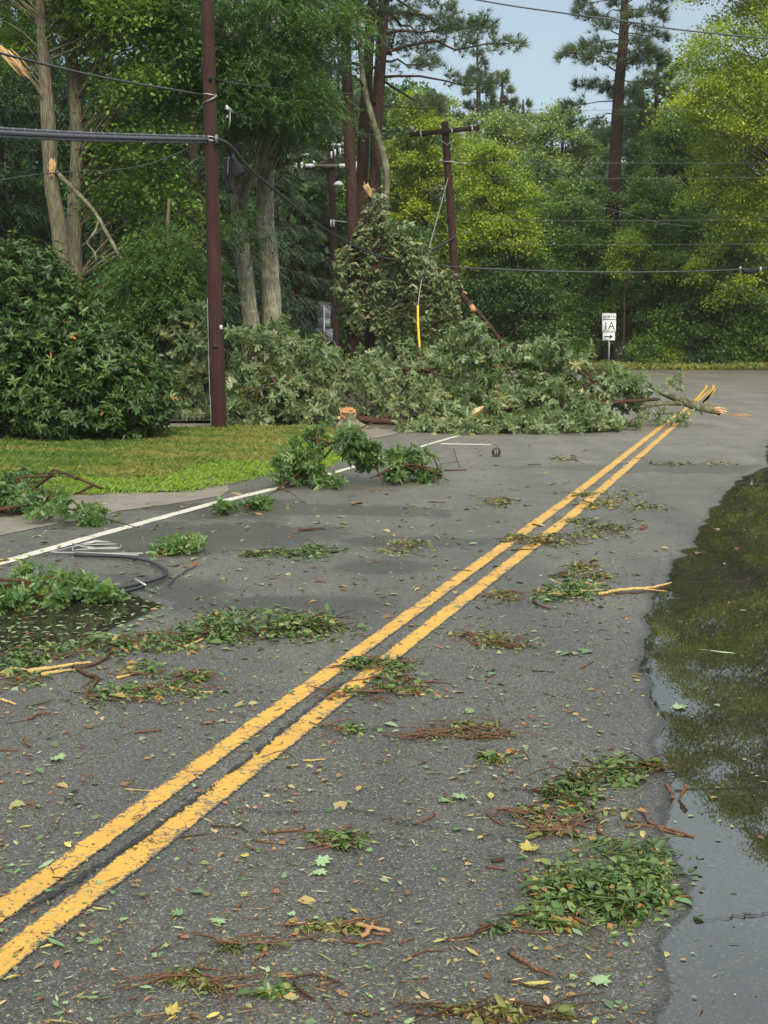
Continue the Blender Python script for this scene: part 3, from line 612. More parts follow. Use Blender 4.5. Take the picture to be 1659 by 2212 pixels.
# -- left of the road, near row
tp, tr = trunk_px([(150, 700, 40), (130, 530, 34), (112, 400, 30), (106, 300, 32), (100, 200, 28), (92, 100, 24), (86, 0, 22), (80, -120, 20), (70, -260, 14)], 26); tp[0, 2] = 0
bl = [E(40, -140, 26, 190, 160, 1.6), E(200, -60, 26.5, 150, 120, 1.4), E(30, 120, 27, 60, 45, .8)]
t1 = broadleaf('damaged_tree', 'grey barked tree with a torn branch scar at mid trunk, beside the tall shrub', tp, tr, bl, 60, 60, .10, G_MID, B_GREY, 21, 'pinnate', .55)
torn(t1, [(113, 345), (110, 388)], 15, 25.85, 22, tp[0]); torn(t1, [(0, 102), (72, 178)], 22, 25.8, 23, tp[0], 12)
mb = MB(); mb.tube(np.array([P(104, 235, 25.95), P(84, 195, 25.85), P(66, 172, 25.8), P(20, 125, 25.8), P(-40, 70, 25.6)]), np.array([8, 9, 8, 7, 6]) / 2 * 26 / F, 8, .1, R0(24), smooth_n=3); mb.build('broken_branch', B_GREY, t1, tp[0])
mb = MB(); mb.tube(np.array([P(122, 372, 25.9), P(160, 410, 25.7), P(200, 452, 25.6), P(232, 505, 25.5), P(262, 560, 25.4), P(285, 600, 25.4)]), np.array([9, 9, 8, 8, 7, 5]) / 2 * 26 / F, 8, .08, R0(25), smooth_n=3)
mb.tube(np.array([P(215, 470, 25.6), P(205, 500, 25.5), P(188, 525, 25.4), P(205, 545, 25.4), P(208, 575, 25.4)]), np.array([6, 5, 4, 3.5, 3]) / 2 * 26 / F, 6, .08, R0(26), smooth_n=2); mb.build('hanging_branch', B_LICH, t1, tp[0])
tp, tr = trunk_px([(158, 700, 36), (160, 500, 30), (163, 400, 28), (166, 300, 27), (160, 180, 27), (150, 90, 24), (132, 0, 22), (110, -150, 16)], 27); tp[0, 2] = 0
broadleaf('leafy_tree', 'rough barked tree with mid green crown, between the torn trunk and the utility pole', tp, tr, [E(250, 20, 26.5, 120, 120, 1.5), E(350, 110, 26.5, 90, 110, 1.4), E(300, 250, 27, 110, 110, 1.4), E(270, 380, 27.5, 110, 90, 1.2), E(370, 470, 27.5, 90, 90, 1.0)], 120, 95, .105, G_MID, B_GREY, 31, 'leaf', .55)
tp, tr = trunk_px([(228, 760, 16), (224, 560, 13), (220, 380, 11), (214, 200, 8)], 28); tp[0, 2] = 0
broadleaf('sapling', 'slender sapling trunk standing behind the hanging branch', tp, tr, [E(225, 300, 28, 50, 60, .6), E(250, 610, 27.5, 90, 60, .8), E(330, 620, 26.5, 90, 60, .9)], 60, 75, .12, G_DEEP, B_GREY, 32, 'leaf', .45, cat='sapling')
tp, tr = trunk_px([(555, 800, 44), (545, 715, 36), (530, 600, 34), (518, 480, 33), (508, 380, 32), (505, 290, 28), (500, 150, 22), (495, 0, 16)], 29); tp[0, 2] = 0
tp2, tr2 = trunk_px([(575, 800, 46), (588, 700, 42), (583, 600, 40), (574, 480, 39), (573, 380, 37), (576, 300, 34), (585, 180, 26), (600, 0, 18)], 29.3); tp2[0, 2] = 0
broadleaf('twin_trunk_tree', 'two pale grey trunks under a bright green drooping crown, behind the leaf heap', tp, tr,
          [E(560, 60, 27.5, 130, 90, 1.8), E(600, 190, 27, 110, 85, 1.6), E(520, 230, 26.5, 70, 60, 1.0), E(660, 40, 28, 90, 90, 1.5), E(430, 60, 27, 80, 90, 1.2), E(400, 180, 27.5, 60, 80, 1.0), E(520, 500, 27.5, 45, 45, .6), E(640, 250, 28, 80, 50, 1.0)], 190, 44, .085, G_BRIGHT, B_PALE, 33, 'pinnate', .55, extra_trunks=[(tp2, tr2)])
broadleaf('drooping_tree', 'deep green tree with hanging sprays, just left of the utility pole base', *trunk_px([(350, 860, 20), (355, 700, 17), (360, 560, 12), (365, 430, 6)], 25.5),
          [E(350, 600, 25.2, 75, 110, .9), E(300, 660, 25, 60, 80, .8), E(415, 580, 26, 50, 90, .7)], 75, 44, .085, G_DEEP, B_GREY, 34, 'pinnate', .45, tint=.15)
# -- dark conifers behind
spr = conifer('spruce_tree', 'dark drooping spruce between the twin pale trunks and the far utility pole', gz(650, 59), 19.0, .26, .8, 3.4, G_SPRUCE, B_DARK, 41, 'spruce', .42, 'dark spruces behind the roadside trees', dens=1.15, droop=.42)
hem = conifer('hemlock_tree', 'dark hemlock behind the torn trunk, at the photo edge', gz(20, 33), 14.5, .22, .6, 2.9, G_HEML, B_DARK, 42, 'spruce', .45, 'dark hemlocks in the shade', dens=1.1, droop=.3)
for i, (px, Y, rz, s, lb) in enumerate([(585, 43, 1.0, .72, 'dark spruce seen between the twin pale trunks'), (480, 41, 2.2, .8, 'dark spruce rising behind the near utility pole'), (380, 43, 3.0, .85, 'dark spruce behind the rough barked tree'), (735, 63, 4.1, .85, 'dark spruce behind the far crossarm pole with the white lamp'), (600, 64, 5.0, 1.1, 'tallest dark spruce, deepest in the shade behind the twin trunks')]):
    copy_thing(spr, gz(px, Y), rz, lb, s)
for i, (px, Y, rz, s, lb) in enumerate([(-90, 31, 1.0, 1.0, 'dark hemlock beyond the photo edge, left of all others'), (130, 36, 2.0, 1.05, 'dark hemlock seen between the torn trunk and its rough barked neighbour'), (240, 38, 3.1, 1.15, 'dark hemlock behind the slender sapling'), (320, 41, 4.3, 1.3, 'dark hemlock behind the drooping tree'), (50, 42, 5.2, 1.3, 'tall dark hemlock deepest in the shade above the shrub'), (430, 35, .4, .95, 'dark hemlock directly behind the near utility pole'), (180, 46, .9, 1.45, 'tallest dark hemlock at the back of the wood')]):
    copy_thing(hem, gz(px, Y), rz, lb, s)
# -- the three pines
def pine_px(label, pts, Y, H0, H, Rmax, seed, **kw):
    tp, tr = trunk_px(pts, Y); tp[0, 2] = 0
    return conifer('pine_tree', label, tp[0], H, tr[0], H0, Rmax, G_PINE, B_PINE, seed, 'pine', tp=tp, tr=tr, **kw)
kw = dict(group='tall pines in the middle', whorl=.7, dens=1.7, tuft=(16, .30, .022), droop=.08)
pine_px('dark pine trunk, first of the three from the twin pale trunks', [(765, 800, 30), (762, 480, 25), (752, 250, 22), (748, 100, 20), (745, 0, 19), (742, -200, 13), (740, -380, 4)], 43, 11.2, 18.5, 2.3, 51, **kw)
pine_px('dark pine trunk standing in the middle of the three, behind the snapped leaning stem', [(772, 800, 30), (780, 480, 26), (788, 250, 24), (800, 60, 20), (806, -60, 18), (812, -380, 4)], 45, 12.2, 19.5, 2.3, 52, **kw)
pine_px('dark pine with long bare limbs, last of the three toward the crossarm pole', [(800, 800, 30), (808, 480, 27), (815, 250, 24), (824, 100, 23), (830, 0, 21), (838, -200, 14), (842, -360, 4)], 44, 9.4, 18.2, 4.8, 53, **dict(kw, dens=2.7, whorl=.55))
def pine_spray(root_label, px_lines, Y, seed, base_px):
    pass
# -- right-hand pine
pine_px('tall pine with a single dark trunk, rising above the route sign', [(1308, 820, 34), (1316, 590, 30), (1326, 420, 27), (1332, 280, 25), (1340, 160, 22), (1348, 60, 19), (1350, -60, 14), (1352, -300, 3)], 62, 11.2, 23.5, 2.55, 54, group='pines beyond the crossing', whorl=.42, dens=1.7, tuft=(16, .42, .026), droop=.16)
pine_px('slim pine half hidden beside the tall pine and the yellow green tree', [(1420, 800, 16), (1421, 330, 12), (1418, 200, 9), (1422, 120, 3)], 70, 10.5, 16.5, 2.9, 55, group='pines beyond the crossing', whorl=.45, dens=2.4, tuft=(16, .36, .034), droop=.1)
pine_px('distant blue green pine poking above the grey green trees', [(1085, 800, 16), (1085, 300, 12), (1085, 165, 3)], 92, 9.0, 19.8, 3.0, 56, group='pines beyond the crossing', whorl=.55, dens=2.2, tuft=(12, .5, .06), droop=.1)
pine_px('distant blue green pine stepping down toward the gap of sky', [(1130, 800, 16), (1130, 300, 10), (1130, 215, 3)], 94, 9.0, 18.2, 2.6, 57, group='pines beyond the crossing', whorl=.55, dens=2.2, tuft=(12, .5, .06), droop=.1)
pine_px('distant blue green pine behind the long bare limbs', [(1040, 800, 16), (1035, 300, 12), (1030, 90, 3)], 90, 9.0, 20.8, 2.6, 58, group='pines beyond the crossing', whorl=.55, dens=2.2, tuft=(12, .5, .06), droop=.1)
# -- broadleaved trees beyond the crossing
def far_tree(label, px, Y, wd, blobs, n, per, ls, mat, seed, style='leaf', name='broadleaf_tree', bark=B_DARK, clr=.62, tint=0, top=300):
    tp, tr = trunk_px([(px, 830, wd), (px + 4, 600, wd * .8), (px - 3, (600 + top) / 2, wd * .6), (px + 2, top, wd * .25)], Y); tp[0, 2] = max(0, (Y - FAR) * .05)
    return broadleaf(name, label, tp, tr, [E(x, y, Y + dy, rx, ry, rd) for x, y, dy, rx, ry, rd in blobs], n, per, ls, mat, bark, seed, style, clr, group='broadleaved trees beyond the crossing', tint=tint)
far_tree('yellow green tree right behind the leaning crossarm pole top', 925, 64, 14, [(920, 300, 0, 85, 110, 2.2), (940, 460, 0, 95, 110, 2.4), (880, 420, 1, 70, 120, 2), (960, 600, 0, 80, 80, 2), (900, 230, 0, 50, 50, 1.4)], 190, 130, .19, G_YEL, 61, top=240)
far_tree('lime green tree to the sky side of the crossarm pole', 1065, 60, 14, [(1075, 430, 0, 85, 75, 2.2), (1060, 360, 0, 55, 50, 1.5), (1090, 510, -.5, 80, 60, 2.0), (1030, 520, 0, 60, 80, 1.6)], 130, 130, .18, G_LIME, 62, top=330)
far_tree('grey green rounded tree under the gap of sky, nearer the crossarm pole', 1090, 86, 16, [(1090, 310, 0, 100, 85, 3.4), (1040, 380, 0, 80, 90, 3), (1130, 420, -2, 80, 100, 3)], 190, 190, .2, G_GREY, 63, 'dia', clr=.85, tint=.05, top=260)
far_tree('grey green rounded tree under the gap of sky, beside the tall pine trunk', 1215, 84, 16, [(1215, 320, 0, 90, 85, 3.2), (1265, 390, 0, 70, 90, 2.6), (1180, 420, -2, 80, 100, 3)], 190, 190, .2, G_GREY, 64, 'dia', clr=.85, tint=.1, top=270)
far_tree('mid green tree behind the wires, between the grey green trees and tall pine', 1220, 62, 14, [(1230, 480, 0, 100, 90, 2.2), (1190, 600, 0, 110, 90, 2.2), (1260, 690, 0, 100, 80, 1.8)], 150, 120, .19, G_MID, 65, top=420)
far_tree('deep green tree filling the shade left of the route sign', 1110, 59, 14, [(1110, 620, 0, 110, 100, 2.0), (1180, 720, 0, 90, 60, 1.6), (1050, 700, 0, 60, 90, 1.4)], 150, 120, .19, G_DEEP, 66, top=540)
far_tree('leafy green tree behind the route sign, right of the tall pine', 1420, 60, 14, [(1420, 450, 0, 80, 90, 2.0), (1390, 570, 0, 90, 80, 2.0), (1450, 650, 0, 90, 80, 1.8), (1370, 680, 0, 70, 70, 1.4)], 170, 120, .19, G_MID, 67, tint=.1, top=370)
far_tree('small bright sapling in front of the tall pine trunk', 1345, 57.5, 5, [(1350, 520, 0, 32, 36, .8), (1335, 570, 0, 25, 30, .6)], 24, 70, .15, G_LIME, 68, name='young_tree', clr=.4, top=490)
far_tree('bright yellow bush crown beside the small sapling', 1435, 58, 5, [(1435, 560, 0, 28, 22, .7), (1425, 590, 0, 22, 20, .6)], 18, 70, .15, G_YEL, 69, name='young_tree', clr=.4, top=540)
far_tree('huge yellow green tree overhanging the flooded side of the road', 1800, 57, 26, [(1600, 90, -4, 150, 130, 3.6), (1560, 230, -5, 110, 100, 2.4), (1660, 300, -4, 140, 150, 3.0), (1590, 430, -3, 110, 110, 2.4), (1690, -110, -3, 150, 150, 4), (1490, 190, -6, 36, 46, .9), (1540, 330, -4, 60, 60, 1.4), (1800, 150, -2, 180, 300, 4), (1600, 560, -2, 110, 90, 2), (1555, -90, -3, 70, 90, 2), (1800, -250, -2, 150, 130, 4)], 420, 150, .17, G_YEL, 71, clr=.8, tint=-.05, top=-100, bark=B_GREY)
far_tree('green tree under the overhanging yellow green crown, along the far verge', 1530, 58, 14, [(1540, 560, 0, 100, 100, 2.2), (1600, 640, 0, 100, 90, 2.2), (1500, 700, 0, 90, 70, 1.6), (1640, 720, 0, 110, 60, 1.6), (1560, 740, 0, 90, 45, 1.4)], 190, 120, .19, G_MID, 72, tint=.05, top=480)
far_tree('red tinged maple deep behind the yellow green crown', 1500, 68, 14, [(1500, 380, 0, 110, 120, 2.6), (1440, 330, 0, 70, 70, 1.8), (1580, 300, 0, 120, 120, 3)], 140, 120, .21, G_MID, 73, top=280)
far_tree('dense green tree at the photo edge beyond the flood', 1760, 59, 18, [(1740, 560, 0, 130, 160, 3), (1820, 400, 0, 150, 200, 3), (1720, 720, 0, 120, 60, 2)], 170, 120, .2, G_DEEP, 74, top=300)
far_tree('dark understory tree seen beneath the broken limbs, behind the yellow guard', 880, 58, 12, [(880, 650, 0, 90, 80, 2), (930, 740, 0, 90, 60, 1.8), (820, 720, 0, 80, 70, 1.8), (860, 540, 0, 70, 80, 1.8)], 150, 120, .19, G_DEEP, 75, top=520)
far_tree('light green maple behind the sign backs', 760, 60, 14, [(790, 560, 0, 60, 110, 2), (760, 660, 0, 70, 80, 2), (780, 440, 0, 50, 90, 1.8)], 150, 120, .19, G_MID, 76, top=380)
bk = far_tree('woodland tree glimpsed only through gaps between the nearer trees', 900, 78, 14, [(900, 420, 0, 110, 120, 3.2), (880, 560, 0, 110, 110, 3), (930, 640, 0, 110, 90, 3), (900, 730, 0, 120, 60, 2.6)], 150, 110, .27, G_DEEP, 77, 'dia', clr=1.0, top=330)
bk['group'] = 'woodland behind the nearer trees'
for i in range(24):
    px = (-260, -120, 20, 150, 290, 420, 540, 650, 760, 990, 1100, 1190, 1280, 1370, 1460, 1560, 1660, 1780, 1900, 700, 560, 1240, 1420, 840)[i]; Y = 74 + (i * 7 % 5) * 4 - (14 if px < 760 else 0)
    copy_thing(bk, gz(px, Y), i * 1.7, bk['label'], .92 + .06 * (i % 3), 1.0 if 840 < px < 1330 else 1.35)['group'] = bk['group']
# low shrubs along the far verge
rngv = R0(80)
for i, (px, py, rx, ry, mat, lb) in enumerate([(1060, 770, 60, 40, G_DEEP, 'dark shrub on the far verge behind the splintered log pile'), (1230, 760, 60, 45, G_MID, 'green shrub on the far verge just left of the route sign'), (1400, 765, 50, 38, G_MID, 'green shrub on the far verge just right of the route sign'), (1440, 752, 26, 24, G_LIME, 'lime green shrub standing out on the far verge'), (1530, 775, 60, 30, G_DEEP, 'low dark shrub on the verge behind the bent yellow line'), (1640, 770, 60, 36, G_MID, 'green shrub on the verge at the photo edge')]):
    Y = 57.2 + (i % 2) * .5; tp, tr = trunk_px([(px, 800, 4), (px, py, 3), (px + 2, py - ry * .5, 1)], Y); tp[0, 2] = .05
    broadleaf('verge_shrub', lb, tp, tr, [E(px, py, Y, rx, ry, .8), E(px - rx * .5, py + 12, Y - .2, rx * .6, ry * .6, .6), E(px + rx * .5, py + 10, Y - .1, rx * .6, ry * .6, .6)], 34, 70, .14, mat, B_DARK, 81 + i, 'leaf', .38, cat='shrub', group='shrubs on the far verge')

# -- rhododendron on the lawn edge
def rhodo(label, blobs, n, seed, base):
    rng = R0(seed); root = thing('rhododendron', label, 'shrub', base); bl = np.array(blobs)
    c, d, i = sample_blobs(blobs, n, rng, .72, .6)
    ok = c[:, 2] > .05; c = c[ok]; d = d[ok]
    # drop tips that lie deep inside another lobe
    deep = np.zeros(len(c), bool)
    for b_ in bl: deep |= (((c - b_[:3]) / b_[3:6])**2).sum(1) < .42
    c = c[~deep]; d = d[~deep]; gap = (vnoise(c[:, 0], c[:, 2] * 1.3 + c[:, 1], .16, 3) + .6 * vnoise(c[:, 0] + c[:, 1], c[:, 2], .3, 5)) > -.42; c = c[gap] - d[gap] * (.16 * np.abs(vnoise(c[gap, 0], c[gap, 2], .12, 7)))[:, None]; d = d[gap]; ax = nrm(d * .8 + np.array([0, 0, .65]) + rng.standard_normal(d.shape) * .25)
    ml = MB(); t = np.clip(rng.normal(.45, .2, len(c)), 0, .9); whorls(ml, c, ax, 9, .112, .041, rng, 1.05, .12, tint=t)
    sh = rng.choice(len(c), len(c) // 12); ax2 = nrm(ax[sh] + np.array([0, 0, .5])); Lh = rng.uniform(.08, .3, len(sh))
    for u_ in (.5, 1.0): whorls(ml, c[sh] + ax2 * (Lh * u_)[:, None], ax2, 7, .125, .04, rng, 1.0 if u_ == 1 else 1.3, .15, tint=np.clip(rng.normal(.6, .2, len(sh)), 0, .92))
    lone = rng.random(len(c)) < .05; whorls(ml, c[lone], ax[lone], 2, .11, .04, rng, 1.5, .3, tint=np.full(lone.sum(), 1.0))
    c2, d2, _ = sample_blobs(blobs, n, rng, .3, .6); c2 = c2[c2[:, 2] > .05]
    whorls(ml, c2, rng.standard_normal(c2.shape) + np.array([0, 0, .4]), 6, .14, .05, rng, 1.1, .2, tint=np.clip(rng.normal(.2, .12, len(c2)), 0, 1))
    ml.build('foliage', G_RHODO, root, base)
    ms = MB()
    for k in range(0, len(c), 9):
        a = np.array([base[0] + (c[k, 0] - base[0]) * .45, base[1] + (c[k, 1] - base[1]) * .5, .03]); ms.tube(np.array([a, a + (c[k] - a) * .5 + np.array([0, 0, .12]), c[k]]), [.022, .014, .006], 5, smooth_n=2, cap=False)
    ms.build('stems', B_DARK, root, base)
    return root
rb = np.array(gp(140, 950)) ; RB = np.array([rb[0], rb[1] + 1.0, .05])
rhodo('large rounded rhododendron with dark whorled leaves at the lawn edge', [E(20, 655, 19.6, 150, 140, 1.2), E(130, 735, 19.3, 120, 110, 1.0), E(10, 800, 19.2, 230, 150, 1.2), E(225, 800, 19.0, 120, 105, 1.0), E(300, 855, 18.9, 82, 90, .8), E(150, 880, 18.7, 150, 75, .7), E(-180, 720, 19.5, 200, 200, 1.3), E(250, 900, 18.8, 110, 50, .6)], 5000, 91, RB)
rng = R0(92); root = thing('daylily', 'few yellowing strap leaves arching out under the rhododendron', 'plant', np.array([*gp(95, 955), .05])); ml = MB(); b0 = np.array([*gp(95, 955), .05])
for i in range(26):
    a = b0 + np.array([rng.uniform(-.28, .32), rng.uniform(-.12, .12), 0]); az = rng.random() * 6; L = rng.uniform(.16, .3); s = np.linspace(0, 1, 7)
    q = a + np.array([cos(az), sin(az), 0]) * (s**1.3 * L * .7)[:, None]; q[:, 2] += L * (1.5 * s - 1.15 * s**2.4); x = np.array([-sin(az), cos(az), 0]) * .011
    wv = np.array([.8, 1, 1, .95, .8, .5, .05])[:, None]; v = np.stack([q - x * wv, q + x * wv], 1).reshape(-1, 3); k = np.arange(6) * 2
    ml.add(v, [np.stack([k, k + 1, k + 3, k + 2], -1)], rng.choice([.3, .62, .78, 1.0]) * np.ones(14))
ml.build('leaves', leafmat('daylily_leaf', [(0, (.04, .08, .015)), (.5, (.2, .2, .03)), (.8, (.38, .28, .06)), (1, (.3, .12, .03))], transl=.15), root, b0)

# ------------------------------------------------------------------ fallen limbs
def fallen(name, label, blobs, branches, n, per, ls, mat, seed, base, bark=B_TWIG, style='whorl', clr=.28, cat='fallen branch', group=None, floor=.02, tint=0, lo=.15, sub=True):
    """a torn-off limb with its leaves: branches = [(points, radii)] in the world"""
    rng = R0(seed); base = np.asarray(base, float); root = thing(name, label, cat, base, group)
    mb = MB(); lines = []
    for pts, r in branches:
        pts = np.asarray(pts, float); a, b = spline(pts, np.broadcast_to(np.asarray(r, float), (len(pts),)).copy(), 4); mb.tube(a, b, 8, .08, rng); lines.append(a)
    if n:
        c, d, i = sample_blobs(blobs, n, rng, lo, .5); c[:, 2] = np.maximum(c[:, 2], floor + rng.random(n) * .06)
        ml = MB(); N_ = n * per
        pos = np.repeat(c, per, 0) + rng.standard_normal((N_, 3)) * clr * np.array([.42, .42, .2]) * (.6 + .8 * np.repeat(rng.random(n), per))[:, None]; pos[:, 2] = np.maximum(pos[:, 2], floor)
        dr = np.repeat(d, per, 0) * .5 + rng.standard_normal((N_, 3)) * .6 + np.array([0, 0, .12])
        t = np.clip(np.repeat(rng.normal(.45, .2, n), per) + rng.normal(0, .15, N_) + tint, 0, 1)
        if style == 'whorl': whorls(ml, pos, dr, 6, ls * 1.15, ls * .68, rng, 1.1, .35, tint=t, shape='oak')
        elif style == 'leaf': leaves(ml, pos, dr, ls * (.7 + .6 * rng.random(N_)), ls * .6, rng, upj=.7, tint=t)
        elif style == 'pinnate': pinnate(ml, pos, dr, 5, ls * 2.8, ls, ls * .45, rng, .3, tint=t)
        # long shoots that stick out of the tangle, with leaves along them
        ns_ = max(3, n // 4); c3, d3, _ = sample_blobs(blobs, ns_, rng, .7, .5); d3 = nrm(d3 * .8 + np.array([0, 0, .45]) + rng.standard_normal((ns_, 3)) * .3); big = np.median(np.array(blobs)[:, 3]); Ls = big * rng.uniform(.3, .75, ns_)
        for k in range(ns_):
            if c3[k, 2] < floor + .03: continue
            sx_ = np.linspace(0, 1, 5)[:, None]; ln = c3[k] + d3[k] * Ls[k] * sx_; ln[:, 2] -= .45 * Ls[k] * sx_[:, 0]**2; ln[:, 2] = np.maximum(ln[:, 2], floor)
            mb.tube(ln, np.linspace(.4, .15, 5) * .012 * (1 + big), 5, cap=False); m_ = 3 + int(Ls[k] / ls); u_ = rng.uniform(.25, 1, m_); lp = np.stack([np.interp(u_, sx_[:, 0], ln[:, q]) for q in range(3)], 1); dl = d3[k] + rng.standard_normal((m_, 3)) * .5
            (whorls(ml, lp, dl, 5, ls * 1.1, ls * .6, rng, 1.1, .4, tint=np.clip(rng.normal(.5 + tint, .2, m_), 0, 1), shape='oak') if style != 'leaf' else leaves(ml, lp, dl, ls, ls * .6, rng))
        ml.build('leaves', mat, root, base)
        if sub and lines:
            al = np.concatenate(lines)
            for k in range(0, n, 2):
                j = int(np.argmin(np.linalg.norm(al - c[k], axis=1) + rng.random(len(al)) * .6)); a = al[j]
                L = np.linalg.norm(c[k] - a); m_ = (a + c[k]) / 2 + rng.standard_normal(3) * .12 * L; m_[2] = max(m_[2], .02)
                mb.tube(np.array([a, m_, c[k]]), np.array([.012, .008, .004]) * (1 + .3 * L), 5, smooth_n=2, cap=False)
    mb.build('branches', bark, root, base, smooth=True)
    return root
H_ = 'fallen limbs heaped across the road end'
Bp = lambda *q: np.array([P(x, y, Y) for x, y, Y in q])
fallen('fallen_limb', 'pale leaved heap of limbs just left of the utility pole', [E(415, 760, 24.5, 55, 110, .8), E(400, 870, 24.2, 50, 60, .7)], [(Bp((330, 900, 24.5), (400, 800, 24.5), (430, 690, 24.6)), [.05, .03, .015])], 60, 6, .125, G_OAKPALE, 101, P(410, 905, 24.4), group=H_)
fallen('fallen_limb', 'big heap of pale oak limbs between the utility pole and the sawn stump', [E(570, 775, 23.4, 95, 85, 1.2), E(640, 860, 22.9, 130, 65, 1.0), E(520, 870, 22.7, 60, 70, .8), E(690, 800, 23.6, 80, 55, .9), E(600, 900, 22.3, 130, 35, .6)],
       [(Bp((480, 905, 22.6), (570, 850, 22.8), (640, 820, 23.2), (760, 790, 23.8)), [.05, .045, .035, .02]), (Bp((640, 900, 22.5), (600, 830, 22.3), (560, 800, 22.8), (520, 740, 23.2)), [.03, .03, .02, .01]), (Bp((540, 840, 22.0), (600, 825, 22.1), (660, 800, 22.6)), [.012, .018, .012])], 210, 7, .12, G_OAKPALE, 102, P(590, 925, 22.6), group=H_)
fallen('fallen_limb', 'low tangle of limbs behind and right of the sawn stump, under the yellow guard', [E(860, 850, 23.5, 120, 70, 1.3), E(940, 880, 22.8, 110, 45, .9), E(830, 800, 25, 90, 50, 1.0), E(920, 800, 26.5, 90, 60, 1.2)],
       [(Bp((780, 900, 23), (860, 860, 23.3), (960, 830, 24)), [.03, .03, .015]), (Bp((770, 905, 22.4), (830, 910, 22.2), (900, 914, 22.0), (960, 905, 21.9)), [.06, .055, .04, .03]), (Bp((840, 800, 24.4), (900, 795, 24.3), (960, 815, 24.2)), [.016, .016, .012])], 150, 6, .105, G_OAKPALE, 103, P(870, 920, 23), group=H_, tint=.02, style='whorl')
fallen('fallen_limb', 'tall mound of leafy limbs in the middle of the road, hiding the crossarm pole foot', [E(1035, 775, 23.8, 55, 85, 1.0), E(1095, 860, 23.2, 100, 55, 1.1), E(1010, 735, 24.4, 38, 50, .6), E(1060, 895, 22.6, 100, 30, .7), E(1150, 785, 24.5, 55, 55, .7)],
       [(Bp((980, 900, 23), (1040, 830, 23.4), (1060, 740, 24)), [.04, .035, .015]), (Bp((1010, 905, 22.4), (1100, 880, 22.6), (1200, 860, 23)), [.04, .035, .02])], 140, 7, .11, G_OAKPALE, 104, P(1060, 920, 23), group=H_, tint=-.04)
fallen('fallen_limb', 'spreading leafy limb lying below the route sign', [E(1200, 785, 24, 60, 58, .9), E(1280, 825, 23.6, 60, 45, .8), E(1200, 865, 23.0, 110, 40, .9), E(1350, 838, 23.4, 42, 44, .6), E(1230, 897, 22.3, 120, 22, .5)],
       [(Bp((1130, 880, 23), (1230, 850, 23.2), (1330, 800, 23.6)), [.04, .035, .015]), (Bp((1180, 893, 22.6), (1300, 872, 22.8), (1420, 862, 23.0)), [.03, .035, .03])], 140, 7, .11, G_OAKPALE, 105, P(1230, 915, 23), group=H_, tint=-.02)
fallen('fallen_limb', 'thin scatter of flattened leaves and limbs along the front of the heap', [E(1080, 918, 21.6, 150, 13, .5), E(1250, 912, 21.9, 130, 13, .5), E(930, 920, 21.7, 90, 12, .4)], [(Bp((980, 925, 21.6), (1100, 920, 21.7), (1260, 912, 21.9)), [.012, .015, .01])], 120, 7, .10, G_OAKPALE, 106, P(1090, 928, 21.7), group=H_, lo=0)
lg = fallen('broken_log', 'long broken branch with pale splintered end lying over the yellow lines', [E(1440, 900, 23.0, 60, 14, .4), E(1480, 905, 22.8, 60, 10, .4), E(1455, 828, 23.6, 14, 22, .2)],
       [(Bp((1394, 832, 23.9), (1440, 852, 23.6), (1500, 876, 23.2), (1545, 886, 23.0), (1556, 889, 22.95)), [.02, .055, .085, .085, .08]), (Bp((1380, 880, 23.4), (1430, 872, 23.5), (1480, 872, 23.3)), [.035, .04, .05]), (Bp((1520, 880, 23.2), (1490, 868, 23.2), (1475, 845, 23.4), (1470, 818, 23.6), (1450, 805, 23.7)), [.012, .01, .008, .007, .005])], 15, 4, .08, G_OAKPALE, 107, P(1480, 900, 23.1), bark=B_LICH, tint=.1)
torn(lg, [(1542, 885), (1576, 893)], 15, 22.92, 108, P(1480, 900, 23.1), 12)
rng = R0(109)
for i in range(5):
    a = np.array([*gp(1575 + i * 6, 897 + i % 3 * 2), .014]); mb = MB(); mb.tube(np.array([[0, 0, 0], [.12, -.05 + .05 * rng.random(), .006], [.25, -.08, -.008]]), [.004, .014, .003], 5); o = mb.build('wood_splinter', W_TORN); o.location = a
    tag(o, 'pale wood splinter on the asphalt beside the broken log end', 'splinter', 'pale splinters by the broken log')
# stump with a sawn face, roots and chips
sb = P(752, 925, 22.3); sb[2] = 0; rng = R0(110)
st = thing('tree_stump', 'sawn off stump with fresh orange cut face at the lawn corner', 'stump', sb); mb = MB(); k = 22.3 / F
sp_ = np.array([sb + np.array([0, 0, z]) for z in (0, .06, .14, .22, .30)]); mb.tube(sp_, [.27, .2, .165, .15, .145], 18, .05, rng, cap=False)
for az in (-.2, .5, 2.9, -1.4, -2.4): mb.tube(np.array([sb + np.array([.12 * cos(az), .12 * sin(az), .14]), sb + np.array([.3 * cos(az), .3 * sin(az), .04]), sb + np.array([.62 * cos(az), .62 * sin(az), -.02])]), [.06, .05, .02], 7, .08, rng, smooth_n=3)
mb.build('bark', B_LICH, st, sb, smooth=True)
mb = MB(); mb.lathe(sb + np.array([0, -.005, .262]), [(.146, 0), (.150, .03), (.142, .045)], 18, (.05, -.62, .78))
for i in range(16): a = sb + np.array([rng.uniform(-.13, .13), rng.uniform(-.02, .12), .315]); mb.tube(np.array([a, a + np.array([rng.normal(0, .02), .01, rng.uniform(.02, .09)])]), [.018, .003], 5, tint=rng.random())
mb.box(sb + np.array([-.17, -.03, .2]), (.07, .1, .06), tint=.8); mb.build('cut_face', W_CUT, st, sb)
# split slab near the white line
mb = MB(); rng = R0(111); a, b_ = P(1018, 897, 21.9), P(1046, 879, 22.1)
for i in range(6): o = rng.standard_normal(3) * .02; mb.tube(np.array([a + o, (a + b_) / 2 + o * 1.5, b_ + o]), [.012, .035, .008], 6, tint=rng.random())
tag(mb.build('split_branch', W_TORN), 'pale split end of a limb poking from the heap by the white line', 'splinter')
